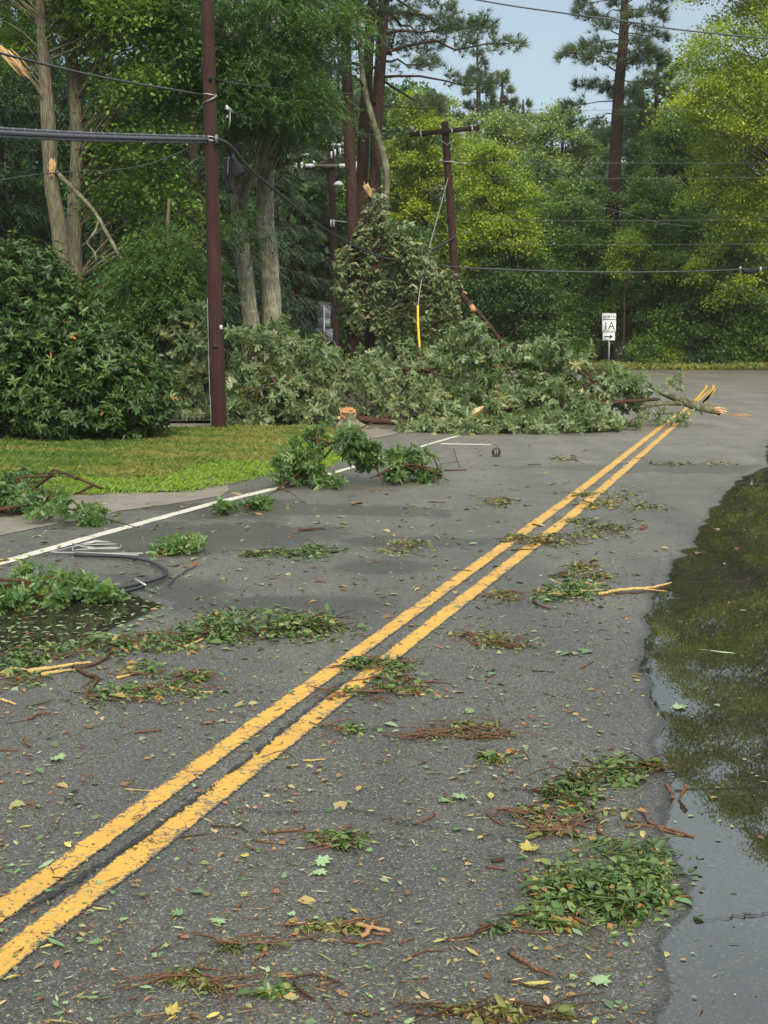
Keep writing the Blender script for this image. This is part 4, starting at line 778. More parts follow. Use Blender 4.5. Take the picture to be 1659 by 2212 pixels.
# log with orange end against the crossarm pole
lb_ = P(1020, 680, 41.5); rng = R0(112); r_ = thing('leaning_log', 'dark broken log with orange sawn end, leaning beside the crossarm pole', 'log', lb_); mb = MB()
mb.tube(Bp((975, 598, 42), (1000, 640, 41.7), (1022, 668, 41.5)), np.array([9, 12, 13]) / 2 * 41.5 / F, 12, .06, rng, smooth_n=4); mb.tube(Bp((1010, 650, 41.6), (1048, 692, 41.3), (1085, 740, 41)), np.array([11, 10, 8]) / 2 * 41.5 / F, 10, .06, rng, smooth_n=4); mb.build('bark', B_PINE, r_, lb_, smooth=True)
mb = MB(); q = Bp((1018, 662, 41.25), (1024, 671, 41.1)); mb.tube(q, np.array([12, 11.5]) / 2 * 41.3 / F, 12, .05, rng); mb.build('cut_face', W_CUT, r_, lb_); mb = MB(); q = Bp((1000, 630, 41.4), (1008, 634, 41.3)); mb.tube(q, np.array([5, 4.5]) / 2 * 41.3 / F, 8, .05, rng); mb.build('cut_face', W_CUT, r_, lb_)
# snapped leaning stem with the crown that hangs from it
rng = R0(113); tb = P(838, 760, 43); tb[2] = 0
sn = thing('snapped_tree', 'lichen covered snapped stem leaning out of the hanging crown, before the three pines', 'tree', tb); mb = MB()
mb.tube(Bp((776, 70, 43), (782, 150, 43), (790, 205, 43), (805, 260, 43), (822, 310, 43), (835, 370, 43), (834, 420, 43), (830, 500, 43.2), (835, 640, 43.4), (838, 800, 43.4)), np.array([7, 11, 12, 14, 14, 14, 12, 14, 16, 18]) / 2 * 43 / F, 10, .1, rng, smooth_n=4)
mb.tube(Bp((795, 410, 42.8), (815, 450, 42.5), (850, 500, 42.3), (900, 545, 42), (950, 600, 41.8), (990, 690, 41.5)), np.array([12, 14, 12, 10, 8, 5]) / 2 * 43 / F, 9, .08, rng, smooth_n=4); mb.build('trunk', B_LICH, sn, tb, smooth=True)
torn(sn, [(776, 52), (783, 110)], 9, 42.9, 114, tb, 7); torn(sn, [(790, 400), (804, 430)], 16, 42.5, 115, tb, 9); torn(sn, [(700, 60), (706, 85)], 4, 42.5, 116, tb, 4)
c, d, i = sample_blobs([E(812, 430, 42.6, 22, 34, .7), E(785, 505, 42.5, 26, 30, .7), E(852, 500, 42.3, 38, 34, .9), E(738, 545, 42.6, 20, 30, .5), E(895, 548, 42, 44, 34, 1.0), E(820, 575, 42.4, 38, 36, 1.0), E(945, 605, 41.8, 38, 36, .9), E(972, 665, 41.6, 20, 40, .6), E(885, 630, 42.2, 36, 36, .9), E(765, 640, 42.4, 24, 36, .6), E(835, 680, 42.4, 34, 40, .9), E(910, 710, 42, 40, 36, .9)], 300, rng, .1, .6)
ml = MB(); hang = rng.uniform(.2, 1.5, 300)**1.1
for k_ in range(6): pk = c + rng.standard_normal(c.shape) * np.array([.11, .11, .05]) - np.array([0, 0, 1.]) * (hang * k_ / 6)[:, None]; whorls(ml, pk, nrm(d * .35 + np.array([0, 0, -.9]) + rng.standard_normal(d.shape) * .25), 6, .21, .125, rng, 1.0, .3, tint=np.clip(rng.normal(.55, .22, len(c)) - .03 * k_, 0, 1), shape='oak')
ml.build('crown', G_OAKPALE, sn, tb)
mb = MB(); al = spline(Bp((795, 410, 42.8), (850, 500, 42.3), (900, 545, 42), (950, 600, 41.8), (990, 690, 41.5)), np.ones(5), 4)[0]
for k in range(0, 300, 2):
    j = int(np.argmin(np.linalg.norm(al - c[k], axis=1))); mb.tube(np.array([al[j], (al[j] + c[k]) / 2 + rng.standard_normal(3) * .15, c[k]]), [.03, .018, .008], 5, smooth_n=2, cap=False)
mb.build('branches', B_TWIG, sn, tb)

# branches on the near road and shoulder
S_ = 'small broken branches along the white line'
def gpt(px, py, z=0.): q = G(px, py); q[2] = z; return q
def Eg(px, py, rx, ry, rd, lift=0):                  # a blob whose front foot stands on the ground at (px, py + ry)
    Y = float(G(px, py + ry + lift)[1]) + rd * .5; return E(px, py, Y, rx, ry, rd)
fallen('fallen_branch', 'leafy branch lying across the sandy shoulder at the photo edge', [Eg(30, 1070, 75, 40, .4), Eg(120, 1085, 60, 42, .35), Eg(180, 1112, 55, 24, .25), Eg(-60, 1070, 90, 45, .4), Eg(70, 1040, 40, 22, .3)], [(np.array([gpt(-60, 1120, .03), gpt(60, 1118, .12), gpt(140, 1120, .1), gpt(300, 1145, .02)]), [.02, .016, .01, .004]), (np.array([gpt(20, 1118, .05), gpt(80, 1100, .3), gpt(150, 1090, .28), gpt(220, 1080, .12)]), [.006, .005, .004, .003])], 75, 6, .065, G_OAKDARK, 121, gpt(90, 1125), group=S_, clr=.15)
fallen('fallen_branch', 'upright leafy branch straddling the white line, first of the joined pair', [Eg(650, 1000, 55, 52, .35), Eg(685, 950, 22, 34, .2, 55), Eg(610, 1020, 30, 34, .25), Eg(700, 1040, 45, 16, .25)], [(np.array([gpt(600, 1060, .02), gpt(660, 1048, .2), gpt(700, 1046, .42), gpt(760, 1052, .6)]), [.012, .014, .014, .012])], 44, 6, .07, G_OAKDARK, 122, gpt(660, 1055), group=S_, clr=.14)
fallen('fallen_branch', 'arched branch with one dark hanging leaf clump above the lawn corner', [Eg(757, 950, 28, 28, .2, 75), Eg(795, 990, 22, 30, .18, 30), Eg(775, 975, 20, 20, .15, 50)], [(np.array([gpt(700, 1046, .3), gpt(740, 1046, .55), gpt(775, 1040, .62), gpt(800, 1046, .35), gpt(830, 1052, .02)]), [.012, .014, .012, .01, .006]), (np.array([gpt(770, 1040, .6), gpt(830, 1030, .72), gpt(880, 1020, .85)]), [.01, .006, .003])], 24, 7, .08, G_OAKDARK, 123, gpt(760, 1050), group=S_, clr=.11, tint=-.08)
fallen('fallen_branch', 'bushy dark branch on the road side of the white line, second of the joined pair', [Eg(890, 1000, 45, 42, .3), Eg(865, 1020, 35, 26, .25), Eg(940, 1032, 30, 14, .2), Eg(850, 990, 25, 22, .2, 22)], [(np.array([gpt(800, 1052, .1), gpt(850, 1046, .18), gpt(900, 1046, .22), gpt(970, 1042, .02)]), [.01, .012, .01, .004])], 40, 6, .07, G_OAKDARK, 124, gpt(890, 1046), group=S_, clr=.13)
fallen('fallen_branch', 'small leafy sprig on the asphalt just inside the white line', [Eg(560, 1088, 26, 14, .15), Eg(485, 1095, 16, 16, .12)], [(np.array([gpt(470, 1110, .01), gpt(550, 1100, .06), gpt(610, 1078, .1), gpt(660, 1090, .01)]), [.005, .006, .005, .003])], 18, 5, .055, G_OAKDARK, 125, gpt(550, 1100), group=S_, clr=.1)
fallen('fallen_branch', 'green sprig with one raised bright leaf near the wire coil', [Eg(360, 1190, 24, 7, .14), Eg(392, 1182, 22, 12, .12), Eg(422, 1165, 14, 10, .08, 22)], [(np.array([gpt(330, 1200, .01), gpt(380, 1195, .05), gpt(430, 1185, .1), gpt(445, 1200, .01)]), [.005, .006, .005, .003])], 18, 5, .055, G_OAKDARK, 126, gpt(380, 1200), group=S_, clr=.1, tint=.15)
fallen('fallen_branch', 'long leafy branch soaking in the dark puddle beside the cable loop', [Eg(40, 1285, 70, 28, .3), Eg(140, 1275, 60, 36, .25), Eg(205, 1290, 55, 18, .2), Eg(70, 1240, 40, 14, .15, 30), Eg(-60, 1300, 80, 30, .3)], [(np.array([gpt(-60, 1290, .05), gpt(60, 1300, .12), gpt(110, 1285, .1), gpt(170, 1262, .04)]), [.012, .012, .01, .006]), (np.array([gpt(60, 1310, .04), gpt(150, 1300, .08), gpt(250, 1300, .03)]), [.008, .008, .004])], 60, 6, .055, G_OAKDARK, 127, gpt(90, 1315), group=S_, clr=.13, tint=.1)

# ------------------------------------------------------------------ torn leaf heaps, sticks and single leaves on the asphalt
def heap(label, ells, n, ls0, mat, seed, h=.05, stems=6, smat=B_TWIG, sw=.0035, aspect=.5, name='leaf_heap', group='torn leaf heaps on the asphalt', sl=.14):
    rng = R0(seed); b = gpt(ells[0][0], ells[0][1]); root = thing(name, label, 'leaf heap', b, group); ml = MB(); tot = sum(e[2] * e[3] for e in ells)
    ms = MB()
    for (cx, cy, rx, ry) in ells:
        ls = ls0 * .85; k = max(20, int(2.1 * n * rx * ry / tot)); ns = max(4, int(rx * ry / 130)); a = rng.random(ns) * 2 * pi; r_ = np.sqrt(rng.random(ns))
        sub = np.c_[cx + rx * r_ * np.cos(a), cy + ry * r_ * np.sin(a)]; wgt = rng.random(ns)**1.5 + .08; w_ = rng.choice(ns, k, p=wgt / wgt.sum())
        off = rng.standard_normal((k, 2)) * np.array([rx * .2 + 4, ry * .24 + 1.2]) * np.where(rng.random(k) < .18, 2.4, 1)[:, None]
        xy = sub[w_] + off; rr = np.linalg.norm((xy - np.array([cx, cy])) / np.array([rx, ry]), axis=1)
        q = G(xy[:, 0], xy[:, 1]); q[:, 2] = .007 + h * np.clip(1 - rr**2, 0, 1) * rng.random(k)**1.1 * (.4 + .9 * rng.random(ns)[w_])
        d = rng.standard_normal((k, 3)); d[:, 2] = rng.normal(0, .2, k)
        t = np.clip(rng.normal(.5, .18, ns)[w_] + rng.normal(0, .22, k), 0, 1); sh = rng.random(k) < .34; ll = ls * np.clip(rng.lognormal(-.25, .4, k), .3, 1.7)
        leaves(ml, q, d, np.where(sh, ll * 1.2, ll), np.where(sh, ll * .16, ll * aspect * (.7 + .6 * rng.random(k))), rng, upj=.4, tint=t, droop=.2, fold=.25)
        for j in range(stems):
            x, y = cx + rx * rng.uniform(-.9, .9), cy + ry * rng.uniform(-.8, .8); a0 = gpt(x, y, .01 + h * .6 * rng.random()); az = rng.normal(0, .6) + (pi if rng.random() < .5 else 0); L = sl * (.5 + rng.random())
            e = a0 + np.array([cos(az), sin(az), 0]) * L; e[2] = .006 + rng.random() * h * .5; m_ = (a0 + e) / 2 + rng.standard_normal(3) * .1 * L; m_[2] = max(.006, m_[2])
            ms.tube(np.array([a0, m_, e]), sw * np.array([1.2, 1, .5]), 5, smooth_n=2)
    ml.build('leaves', mat, root, b)
    if stems: ms.build('twig_sprays', smat, root, b)
    return root
heap('largest fresh green leaf heap at the puddle edge, with long green stems', [(1330, 1930, 130, 58), (1230, 1925, 100, 45), (1400, 1855, 50, 32), (1370, 1925, 85, 65), (1190, 1985, 60, 20), (1320, 1840, 45, 16)], 900, .042, G_CLUMP, 201, .07, 7, leafmat('green_stem', [(0, (.1, .14, .03)), (1, (.16, .19, .05))]), .0022, .55, sl=.16)
heap('green and yellow leaf heap touching the water, with bare curved twigs', [(1345, 1670, 75, 24), (1250, 1695, 45, 24), (1215, 1715, 30, 14), (1405, 1660, 28, 12)], 420, .045, G_CLUMP, 202, .06, 7, B_TWIG, .003)
heap('scattered pale leaves below the second green heap', [(1240, 1735, 60, 14), (1290, 1765, 70, 14), (1180, 1745, 40, 10)], 60, .05, G_CLUMP, 203, .015, 2)
heap('leaf heap around the light stick by the water', [(1245, 1278, 66, 20), (1200, 1285, 40, 14)], 330, .05, G_CLUMP, 204, .08, 6, B_STRAW)
heap('narrow leaf drift nearest above the light stick', [(1275, 1250, 46, 7), (1235, 1245, 30, 6)], 120, .045, G_CLUMPY, 205, .05, 4)
heap('tiny leaf drift two rows above the light stick', [(1255, 1226, 30, 7)], 80, .045, G_CLUMPY, 206, .05, 4)
heap('long yellowing leaf drift crossing the double line', [(1230, 1168, 80, 12), (1170, 1178, 60, 10), (1320, 1148, 60, 10), (1120, 1165, 40, 7)], 520, .05, G_CLUMPY, 207, .06, 6)
heap('yellowing leaf drift on the water side of the double line, upper', [(1310, 1072, 60, 7)], 170, .05, G_CLUMPY, 208, .06, 4)
heap('yellowing leaf drift on the water side of the double line, lower', [(1340, 1096, 70, 8), (1260, 1092, 40, 6)], 220, .05, G_CLUMPY, 209, .06, 4)
heap('small leaf drift between the two longer drifts by the double line', [(1260, 1128, 45, 5)], 90, .045, G_CLUMPY, 210, .04, 3)
heap('thick dark green leaf drift ending short of the double line', [(560, 1355, 120, 28), (650, 1362, 85, 24), (480, 1368, 70, 22), (700, 1358, 40, 18)], 900, .055, G_CLUMP, 211, .10, 7)
heap('long thin leaf drift along the front of the dark puddle', [(330, 1390, 90, 18), (220, 1400, 90, 18), (90, 1418, 110, 20), (0, 1430, 80, 22), (410, 1380, 60, 14)], 760, .05, G_CLUMP, 212, .07, 7, B_STICK)
heap('loose green leaves round the stripped yellow sticks', [(330, 1495, 120, 14), (250, 1505, 80, 16), (420, 1465, 60, 10), (330, 1450, 80, 14), (40, 1470, 70, 14)], 420, .045, G_CLUMP, 213, .04, 6, B_STICK)
heap('flat green leaf drift between the sprig and the double line', [(610, 1197, 75, 10), (680, 1190, 50, 7), (560, 1200, 30, 8)], 330, .055, G_CLUMP, 214, .05, 5)
heap('green leaves lying over the double yellow line midway', [(800, 1442, 60, 18), (770, 1435, 40, 12), (845, 1440, 45, 10)], 260, .045, G_CLUMP, 215, .03, 6, B_STICK)
heap('sparse leaves and red twigs just below those on the double line', [(850, 1500, 70, 14), (870, 1470, 60, 16), (820, 1495, 36, 10)], 130, .045, G_CLUMP, 216, .03, 9, B_STICK)
heap('brown twig litter clump on the open lane', [(1010, 1582, 65, 16), (930, 1595, 36, 6), (1060, 1590, 36, 8)], 130, .035, G_CLUMPY, 217, .035, 14, B_STICK, .003)
heap('small green leaf bunch right of the brown twig litter', [(1065, 1642, 36, 7)], 60, .045, G_CLUMP, 218, .03, 3)
heap('yellow brown needle bunch on the lane above the twig litter', [(1060, 1385, 60, 14), (1100, 1398, 36, 6), (1010, 1378, 30, 5)], 190, .04, G_CLUMPY, 219, .04, 8, B_STICK)
heap('brown leaf litter on the lane, farthest of its sort', [(1060, 1090, 36, 7), (1075, 1085, 18, 6)], 90, .05, G_CLUMPY, 220, .05, 4)
heap('brown twig litter under the leaf-laden stick end', [(1095, 1290, 36, 12), (1080, 1285, 30, 8)], 80, .04, G_CLUMPY, 221, .03, 7, B_STICK)
heap('small leaf bunch around a bent twig on the near lane', [(715, 1818, 55, 14), (755, 1832, 30, 10)], 90, .04, G_CLUMP, 222, .03, 4, B_STICK)
heap('yellow brown leaf litter beside the red twig fork', [(1180, 1795, 45, 12), (1165, 1765, 40, 8), (1230, 1800, 30, 12)], 90, .04, G_CLUMPY, 223, .025, 6, B_STICK)
heap('small heap of leaves at the bottom edge of the photo', [(1090, 2195, 70, 14), (1010, 2188, 60, 10), (1180, 2192, 40, 12)], 90, .036, G_CLUMPY, 224, .02, 7, B_TWIG, .0025)
heap('brown crumbled litter near the lower middle of the lane', [(540, 2045, 45, 12), (400, 2110, 45, 12), (440, 2135, 50, 12)], 110, .03, G_CLUMPY, 225, .02, 8, B_STICK, .0025)
heap('few leaves and bark strips around the pale splinters', [(700, 2010, 60, 14), (750, 2010, 40, 10)], 60, .035, G_CLUMPY, 226, .02, 2, B_STICK, .003)
heap('dark green leaf scrap under a bent twig at the near edge', [(610, 2140, 34, 12)], 40, .035, G_CLUMP, 227, .02, 2)
heap('green leaf scraps near the largest heap, lower side', [(1190, 1990, 50, 14), (1090, 2010, 40, 12)], 50, .04, G_CLUMP, 228, .015, 2)
heap('small leaf bunch between the yellow lines', [(745, 1500, 30, 10), (740, 1580, 36, 9)], 70, .04, G_CLUMP, 229, .03, 5, B_STICK)
heap('yellowing drift on the far lane near the flood', [(1520, 1004, 45, 3.5), (1450, 1004, 28, 3)], 80, .06, G_CLUMPY, 230, .05, 2)
heap('tiny drift on the far lane left of the double line', [(1225, 993, 32, 3.5)], 60, .06, G_CLUMPY, 231, .04, 2)
heap('thin leaf drift trailing over the damp patch', [(900, 1175, 70, 7), (860, 1190, 60, 6)], 130, .045, G_CLUMPY, 232, .03, 3)

STK = [  # label, points, width in photo px, material
 ('light stick peeled at one end, resting in the leaf heap by the water', [(1292, 1288), (1340, 1280), (1400, 1276), (1450, 1262)], 10, B_STRAW),
 ('dark barked twig lying just above the peeled light stick', [(1330, 1284), (1400, 1281), (1445, 1268)], 6, B_TWIG),
 ('thick reddish stick with blunt end at the water edge, upper of the pair', [(1388, 1762), (1410, 1788), (1445, 1798), (1498, 1812)], 12, B_STICK),
 ('thick reddish stick at the water edge, lower of the pair', [(1350, 1787), (1395, 1787), (1440, 1800), (1478, 1809)], 9, B_STICK),
 ('hooked reddish stick above the largest leaf heap', [(1300, 1788), (1292, 1798), (1308, 1812), (1335, 1820), (1365, 1832)], 9, B_STICK),
 ('small reddish stub standing in the shallow water, first of two', [(1442, 1707), (1450, 1720), (1456, 1728)], 11, B_STICK),
 ('small reddish stub standing in the shallow water, second of two', [(1480, 1715), (1472, 1726), (1466, 1732)], 12, B_STICK),
 ('red forked twig on the litter near the hooked stick', [(1190, 1752), (1182, 1780), (1178, 1800)], 9, B_STICK),
 ('thin red twig lying level beside the forked twig', [(1195, 1768), (1235, 1765), (1285, 1760)], 5, B_STICK),
 ('straight red brown stick alone on the lane', [(893, 1784), (938, 1764)], 8, B_STICK),
 ('short bent stick on the lane right of the lone straight one', [(1052, 1762), (1075, 1778), (1090, 1786)], 5, B_STICK),
 ('flat red bark stick lying parallel to the crack', [(580, 1802), (640, 1795), (660, 1788)], 8, B_STICK),
 ('small dark stick left of the flat bark stick', [(545, 1816), (595, 1824)], 6, B_STICK),
 ('long thin twig over the outer yellow line', [(390, 1810), (450, 1802)], 4, B_TWIG),
 ('branching dark twig beside the yellow line', [(455, 1786), (520, 1790), (535, 1800)], 5, B_TWIG),
 ('pale stick across the outer edge of the yellow line', [(270, 1706), (320, 1710), (365, 1712)], 4, B_STRAW),
 ('orange bark stick on the lane near the left photo edge', [(62, 1556), (85, 1548), (108, 1544)], 9, B_STICK),
 ('thin dark twig trailing from the orange bark stick', [(15, 1564), (60, 1556)], 4, B_STICK),
 ('short pale stick at the left photo edge', [(2, 1514), (35, 1524)], 8, B_STRAW),
 ('reddish twig low at the left photo edge', [(0, 1622), (45, 1622)], 5, B_STICK),
 ('upright brown chip near the left photo edge', [(54, 1600), (62, 1615)], 9, B_STICK),
 ('long red stick under the loose green leaves', [(270, 1510), (340, 1520), (408, 1518)], 6, B_STICK),
 ('curved yellow stick at the far end of the loose leaves', [(365, 1487), (410, 1497), (460, 1497)], 6, B_STRAW),
 ('long stripped yellow stick by the dark puddle', [(60, 1455), (120, 1446), (165, 1440), (200, 1434)], 10, B_STRAW),
 ('second stripped yellow stick, just below the long one', [(90, 1460), (140, 1452), (170, 1448)], 7, B_STRAW),
 ('thin curved yellow stick at the left edge of the leaf drift', [(0, 1458), (30, 1448), (70, 1452)], 7, B_STRAW),
 ('dark forked branch lying among the yellow sticks', [(155, 1440), (190, 1462), (210, 1470), (200, 1490), (188, 1505)], 11, B_TWIG),
 ('grey branch reaching from the leaf drift to the forked branch', [(235, 1405), (230, 1425), (200, 1440), (165, 1448)], 9, B_TWIG),
 ('tan chunky stick right of the forked branch', [(252, 1468), (300, 1456)], 8, B_STRAW),
 ('knobbly pale stick above the chunky tan one', [(275, 1448), (300, 1440)], 9, B_STRAW),
 ('orange stick at the edge of the thick leaf drift', [(285, 1395), (340, 1390), (375, 1388)], 7, B_STICK),
 ('pale stick in the end of the thick leaf drift', [(400, 1400), (440, 1382)], 7, B_STRAW),
 ('dark red stick on the lane below the twig litter', [(575, 1800), (620, 1797)], 3, B_STICK),
 ('pair-like red stick near the line with leaves', [(290, 1585), (350, 1578)], 6, B_STICK),
 ('thin twig over the inner yellow line', [(565, 1640), (610, 1625), (640, 1640)], 5, B_STICK),
 ('tan rolled bark strip on the lane', [(655, 1646), (702, 1643)], 7, B_STRAW),
 ('dark twig pointing from the brown litter clump', [(885, 1595), (945, 1592), (960, 1588)], 6, B_STICK),
 ('dark twig along the lower edge of the brown litter clump', [(1005, 1598), (1085, 1594)], 7, B_TWIG),
 ('short dark twig on the lane near the water', [(1150, 1450), (1200, 1453)], 4, B_TWIG),
 ('tiny forked twig on the lane near the water', [(1255, 1446), (1275, 1434), (1282, 1430)], 5, B_STICK),
 ('curled dark twig with light tip above the tiny forked one', [(1152, 1300), (1165, 1312), (1190, 1318)], 7, B_TWIG),
 ('small stick at the tip of the yellowing drift', [(1385, 1145), (1398, 1138)], 8, B_STICK),
 ('dark twig lying over the double line far up the lane', [(1105, 1190), (1160, 1188)], 5, B_TWIG),
 ('dark broken twig on the damp asphalt', [(645, 1148), (690, 1145), (700, 1143)], 6, B_TWIG),
 ('thin red stick right of the leaves on the double line', [(800, 1470), (850, 1460), (870, 1456)], 6, B_STICK),
 ('long thin dark twig right of the leaves on the double line', [(870, 1462), (920, 1474), (975, 1478)], 4, B_TWIG),
 ('pale curved bark piece at the lower lane middle', [(620, 1994), (680, 2000), (740, 1996)], 8, B_STRAW),
 ('bright split wood chip, first of the pale pair', [(770, 2002), (800, 2012), (842, 2020)], 12, W_TORN),
 ('bright split wood chip, second of the pale pair', [(780, 2030), (800, 2014), (805, 1998)], 11, W_TORN),
 ('dark stick lying under the bright wood chips', [(740, 2034), (790, 2042), (830, 2036)], 8, B_STICK),
 ('bent orange twig below the bark piece', [(575, 2060), (548, 2080), (560, 2096)], 8, B_STICK),
 ('short straight stick below the wood chips', [(685, 2132), (735, 2120)], 7, B_STICK),
 ('bent dark twig near the bottom edge', [(635, 2130), (660, 2148), (680, 2165)], 8, B_TWIG),
 ('long dark twig along the bottom edge', [(745, 2190), (780, 2192), (820, 2192)], 6, B_TWIG),
 ('flaky red bark stick in the lower lane', [(1100, 2062), (1135, 2084), (1160, 2100), (1196, 2112)], 12, B_STICK),
 ('thin red twig right of the flaky bark stick', [(1210, 2113), (1240, 2105), (1270, 2102)], 5, B_STICK),
 ('curved thin twig left of the flaky bark stick', [(880, 2075), (920, 2055), (960, 2055)], 6, B_STICK),
 ('long thin twig with a yellow bud end', [(1035, 1998), (1090, 2005), (1150, 2018), (1200, 2014)], 6, B_STICK),
 ('dark twig below the yellow leaf sliver', [(1090, 2118), (1140, 2132), (1190, 2138)], 6, B_TWIG),
 ('long mossy twig at the bottom right of the lane', [(1070, 2160), (1130, 2172), (1190, 2180)], 7, B_TWIG),
 ('small dark twig left of the rolled leaf', [(860, 2040), (895, 2028)], 6, B_STICK),
 ('dark fleck of bark on the lane above the leaf heap', [(1065, 1864), (1090, 1860)], 12, B_TWIG),
 ('rusty bark scrap just under the dark fleck', [(1050, 1875), (1092, 1880)], 8, B_STICK),
 ('grey twig stub at the tip of the second green heap', [(1258, 1630), (1275, 1648), (1305, 1655), (1340, 1654)], 4, B_TWIG),
 ('grey stick lying on the lawn edge', [(308, 1035), (330, 1042), (345, 1050)], 6, B_LICH),
 ('brown root scrap at the lawn tip', [(375, 1058), (405, 1052), (412, 1058)], 7, B_TWIG),
 ('thin standing twig near the small dark curl', [(980, 985), (988, 998), (995, 1012)], 2.5, B_TWIG),
 ('low twig beyond the small dark curl', [(960, 1018), (1008, 1016)], 4, B_TWIG),
 ('twig lying over the yellow line near the bend of debris', [(1140, 1005), (1170, 1004)], 3, B_TWIG),
]
for i, (lb, pts, wd, mat) in enumerate(STK):
    stub = 'small reddish stub' in lb
    rng = R0(300 + i); a = np.array([G(x, y) for x, y in pts]); r = wd / 2 * np.linalg.norm(a.mean(0) - np.array([0, 0, CAMZ])) / F; r = float(np.clip(r * .85, .002, .03))
    lift = .09 if 'standing' in lb and not stub else 0
    a[:, 2] = r * .9; a[1:-1, 2] += rng.random(len(a) - 2) * r * .8; a[0, 2] += lift
    if mat is W_TORN: r *= 1.25; a[:, 2] += .006
    if stub: a[:] = gpt(pts[-1][0], pts[-1][1]) + np.array([[(pts[0][0] - pts[-1][0]) / 500, .02, .055], [(pts[1][0] - pts[-1][0]) / 500, .01, .03], [0, 0, .006]])
    n = len(a); rad = r * np.linspace(1.0, .55, n) * (1 + .15 * rng.standard_normal(n)); rad = np.maximum(rad, r * .4)
    base = a.mean(0); base[2] = 0; nm = 'stick' if wd > 6 else 'twig'
    sp, sr = spline(a, rad, 5); sp[1:-1] += rng.standard_normal((len(sp) - 2, 3)) * np.array([1, 1, .3]) * r * .3
    mb = MB(); mb.tube(sp, sr * (1 + .1 * rng.standard_normal(len(sr))), 7, .1, rng)
    if len(a) > 2 and mat is not W_TORN and rng.random() < .7:
        j = len(sp) // 2; e = sp[j] + (sp[-1] - sp[0]) * .22 + np.array([-(sp[-1] - sp[0])[1], (sp[-1] - sp[0])[0], 0]) * rng.choice([-.18, .18]); e[2] = r * .5; mb.tube(np.array([sp[j], e]), [r * .5, r * .2], 5)
    o = mb.build(nm, mat, None, base, smooth=True); o.location = base; tag(o, lb, 'stick' if nm == 'stick' else 'twig', 'sticks and twigs on the asphalt')

# single leaves: a few shapes, copied
def leafshape(kind, seed):
    rng = R0(seed)
    if kind == 'maple':
        ang = np.radians([0, 12, 24, 38, 48, 58, 72, 82, 92, 108, 122, 140, 165]); rad = np.array([1, .72, .62, .9, .6, .55, .82, .5, .42, .55, .36, .3, .16])
        right = np.stack([np.sin(ang) * rad, np.cos(ang) * rad], -1)
    else:
        s = np.linspace(0, 1, 7); right = np.stack([np.sin(s * pi)**.8 * (.36 if kind == 'oval' else .2), 1 - 2 * s], -1)
    n = len(right); L = right * np.array([-1, 1]); curl = rng.uniform(.1, .35)
    v = [np.array([0, right[0, 1], 0])]; R_ = [np.array([x, y, curl * x * x + .1 * rng.standard_normal() * x + .06 * y * y]) for x, y in right[1:-1]]; L_ = [np.array([x, y, curl * x * x + .1 * rng.standard_normal() * -x + .06 * y * y]) for x, y in L[1:-1]]
    mids = [np.array([0, y, .06 * y * y]) for y in right[1:-1, 1]]; end = np.array([0, right[-1, 1], 0.02])
    mb = MB(); k = n - 2; V = np.array([v[0]] + R_ + L_ + mids + [end]); fr = [[0, 1, 1 + 2*k], [0, 1 + 2*k, 1 + k]] + [[k, 1 + 3*k, 3*k], [2*k, 3*k, 1 + 3*k]]
    fq = [[1 + i, 2 + i, 2 + i + 2*k, 1 + i + 2*k] for i in range(k - 1)] + [[1 + i + k, 1 + i + 2*k, 2 + i + 2*k, 2 + i + k] for i in range(k - 1)]
    V[:, 2] -= V[:, 2].min(); mb.add(V, [fr, fq], rng.random())
    st = np.array([end, end + np.array([.03, -.35, .03]), end + np.array([.08, -.7, 0.0])]); mb.tube(st, [.025, .02, .015], 4, tint=.9)
    return mb
def leafdata(kind, seed, mat):
    o = leafshape(kind, seed).build('fallen_leaf', mat, attr=True); me = o.data; bpy.data.objects.remove(o); return me
LD = {(k, m): [leafdata(k, 400 + 10 * i + j, M_) for j in range(2)] for i, (k, m, M_) in enumerate([(k, m, M_) for k in ('maple', 'oval', 'slim') for m, M_ in (('green', L_GREEN), ('pale', L_PALE), ('yellow', L_YELLOW), ('brown', L_BROWN), ('tan', L_TAN))])}
def put_leaf(kind, colr, px, py, wpx, label, rng, group, z=.005):
    g_ = G(px, py); s = wpx * np.linalg.norm(g_ - np.array([0, 0, CAMZ])) / F / (1.75 if kind == 'maple' else 1.75)
    o = link('fallen_leaf', LD[(kind, colr)][rng.integers(2)]); o.location = (g_[0], g_[1], z); o.scale = (s, s, s * rng.uniform(.6, 1.3)); o.rotation_euler = (rng.normal(0, .08), rng.normal(0, .08), rng.random() * 6.28)
    return tag(o, label, 'leaf', group)
rng = R0(450)
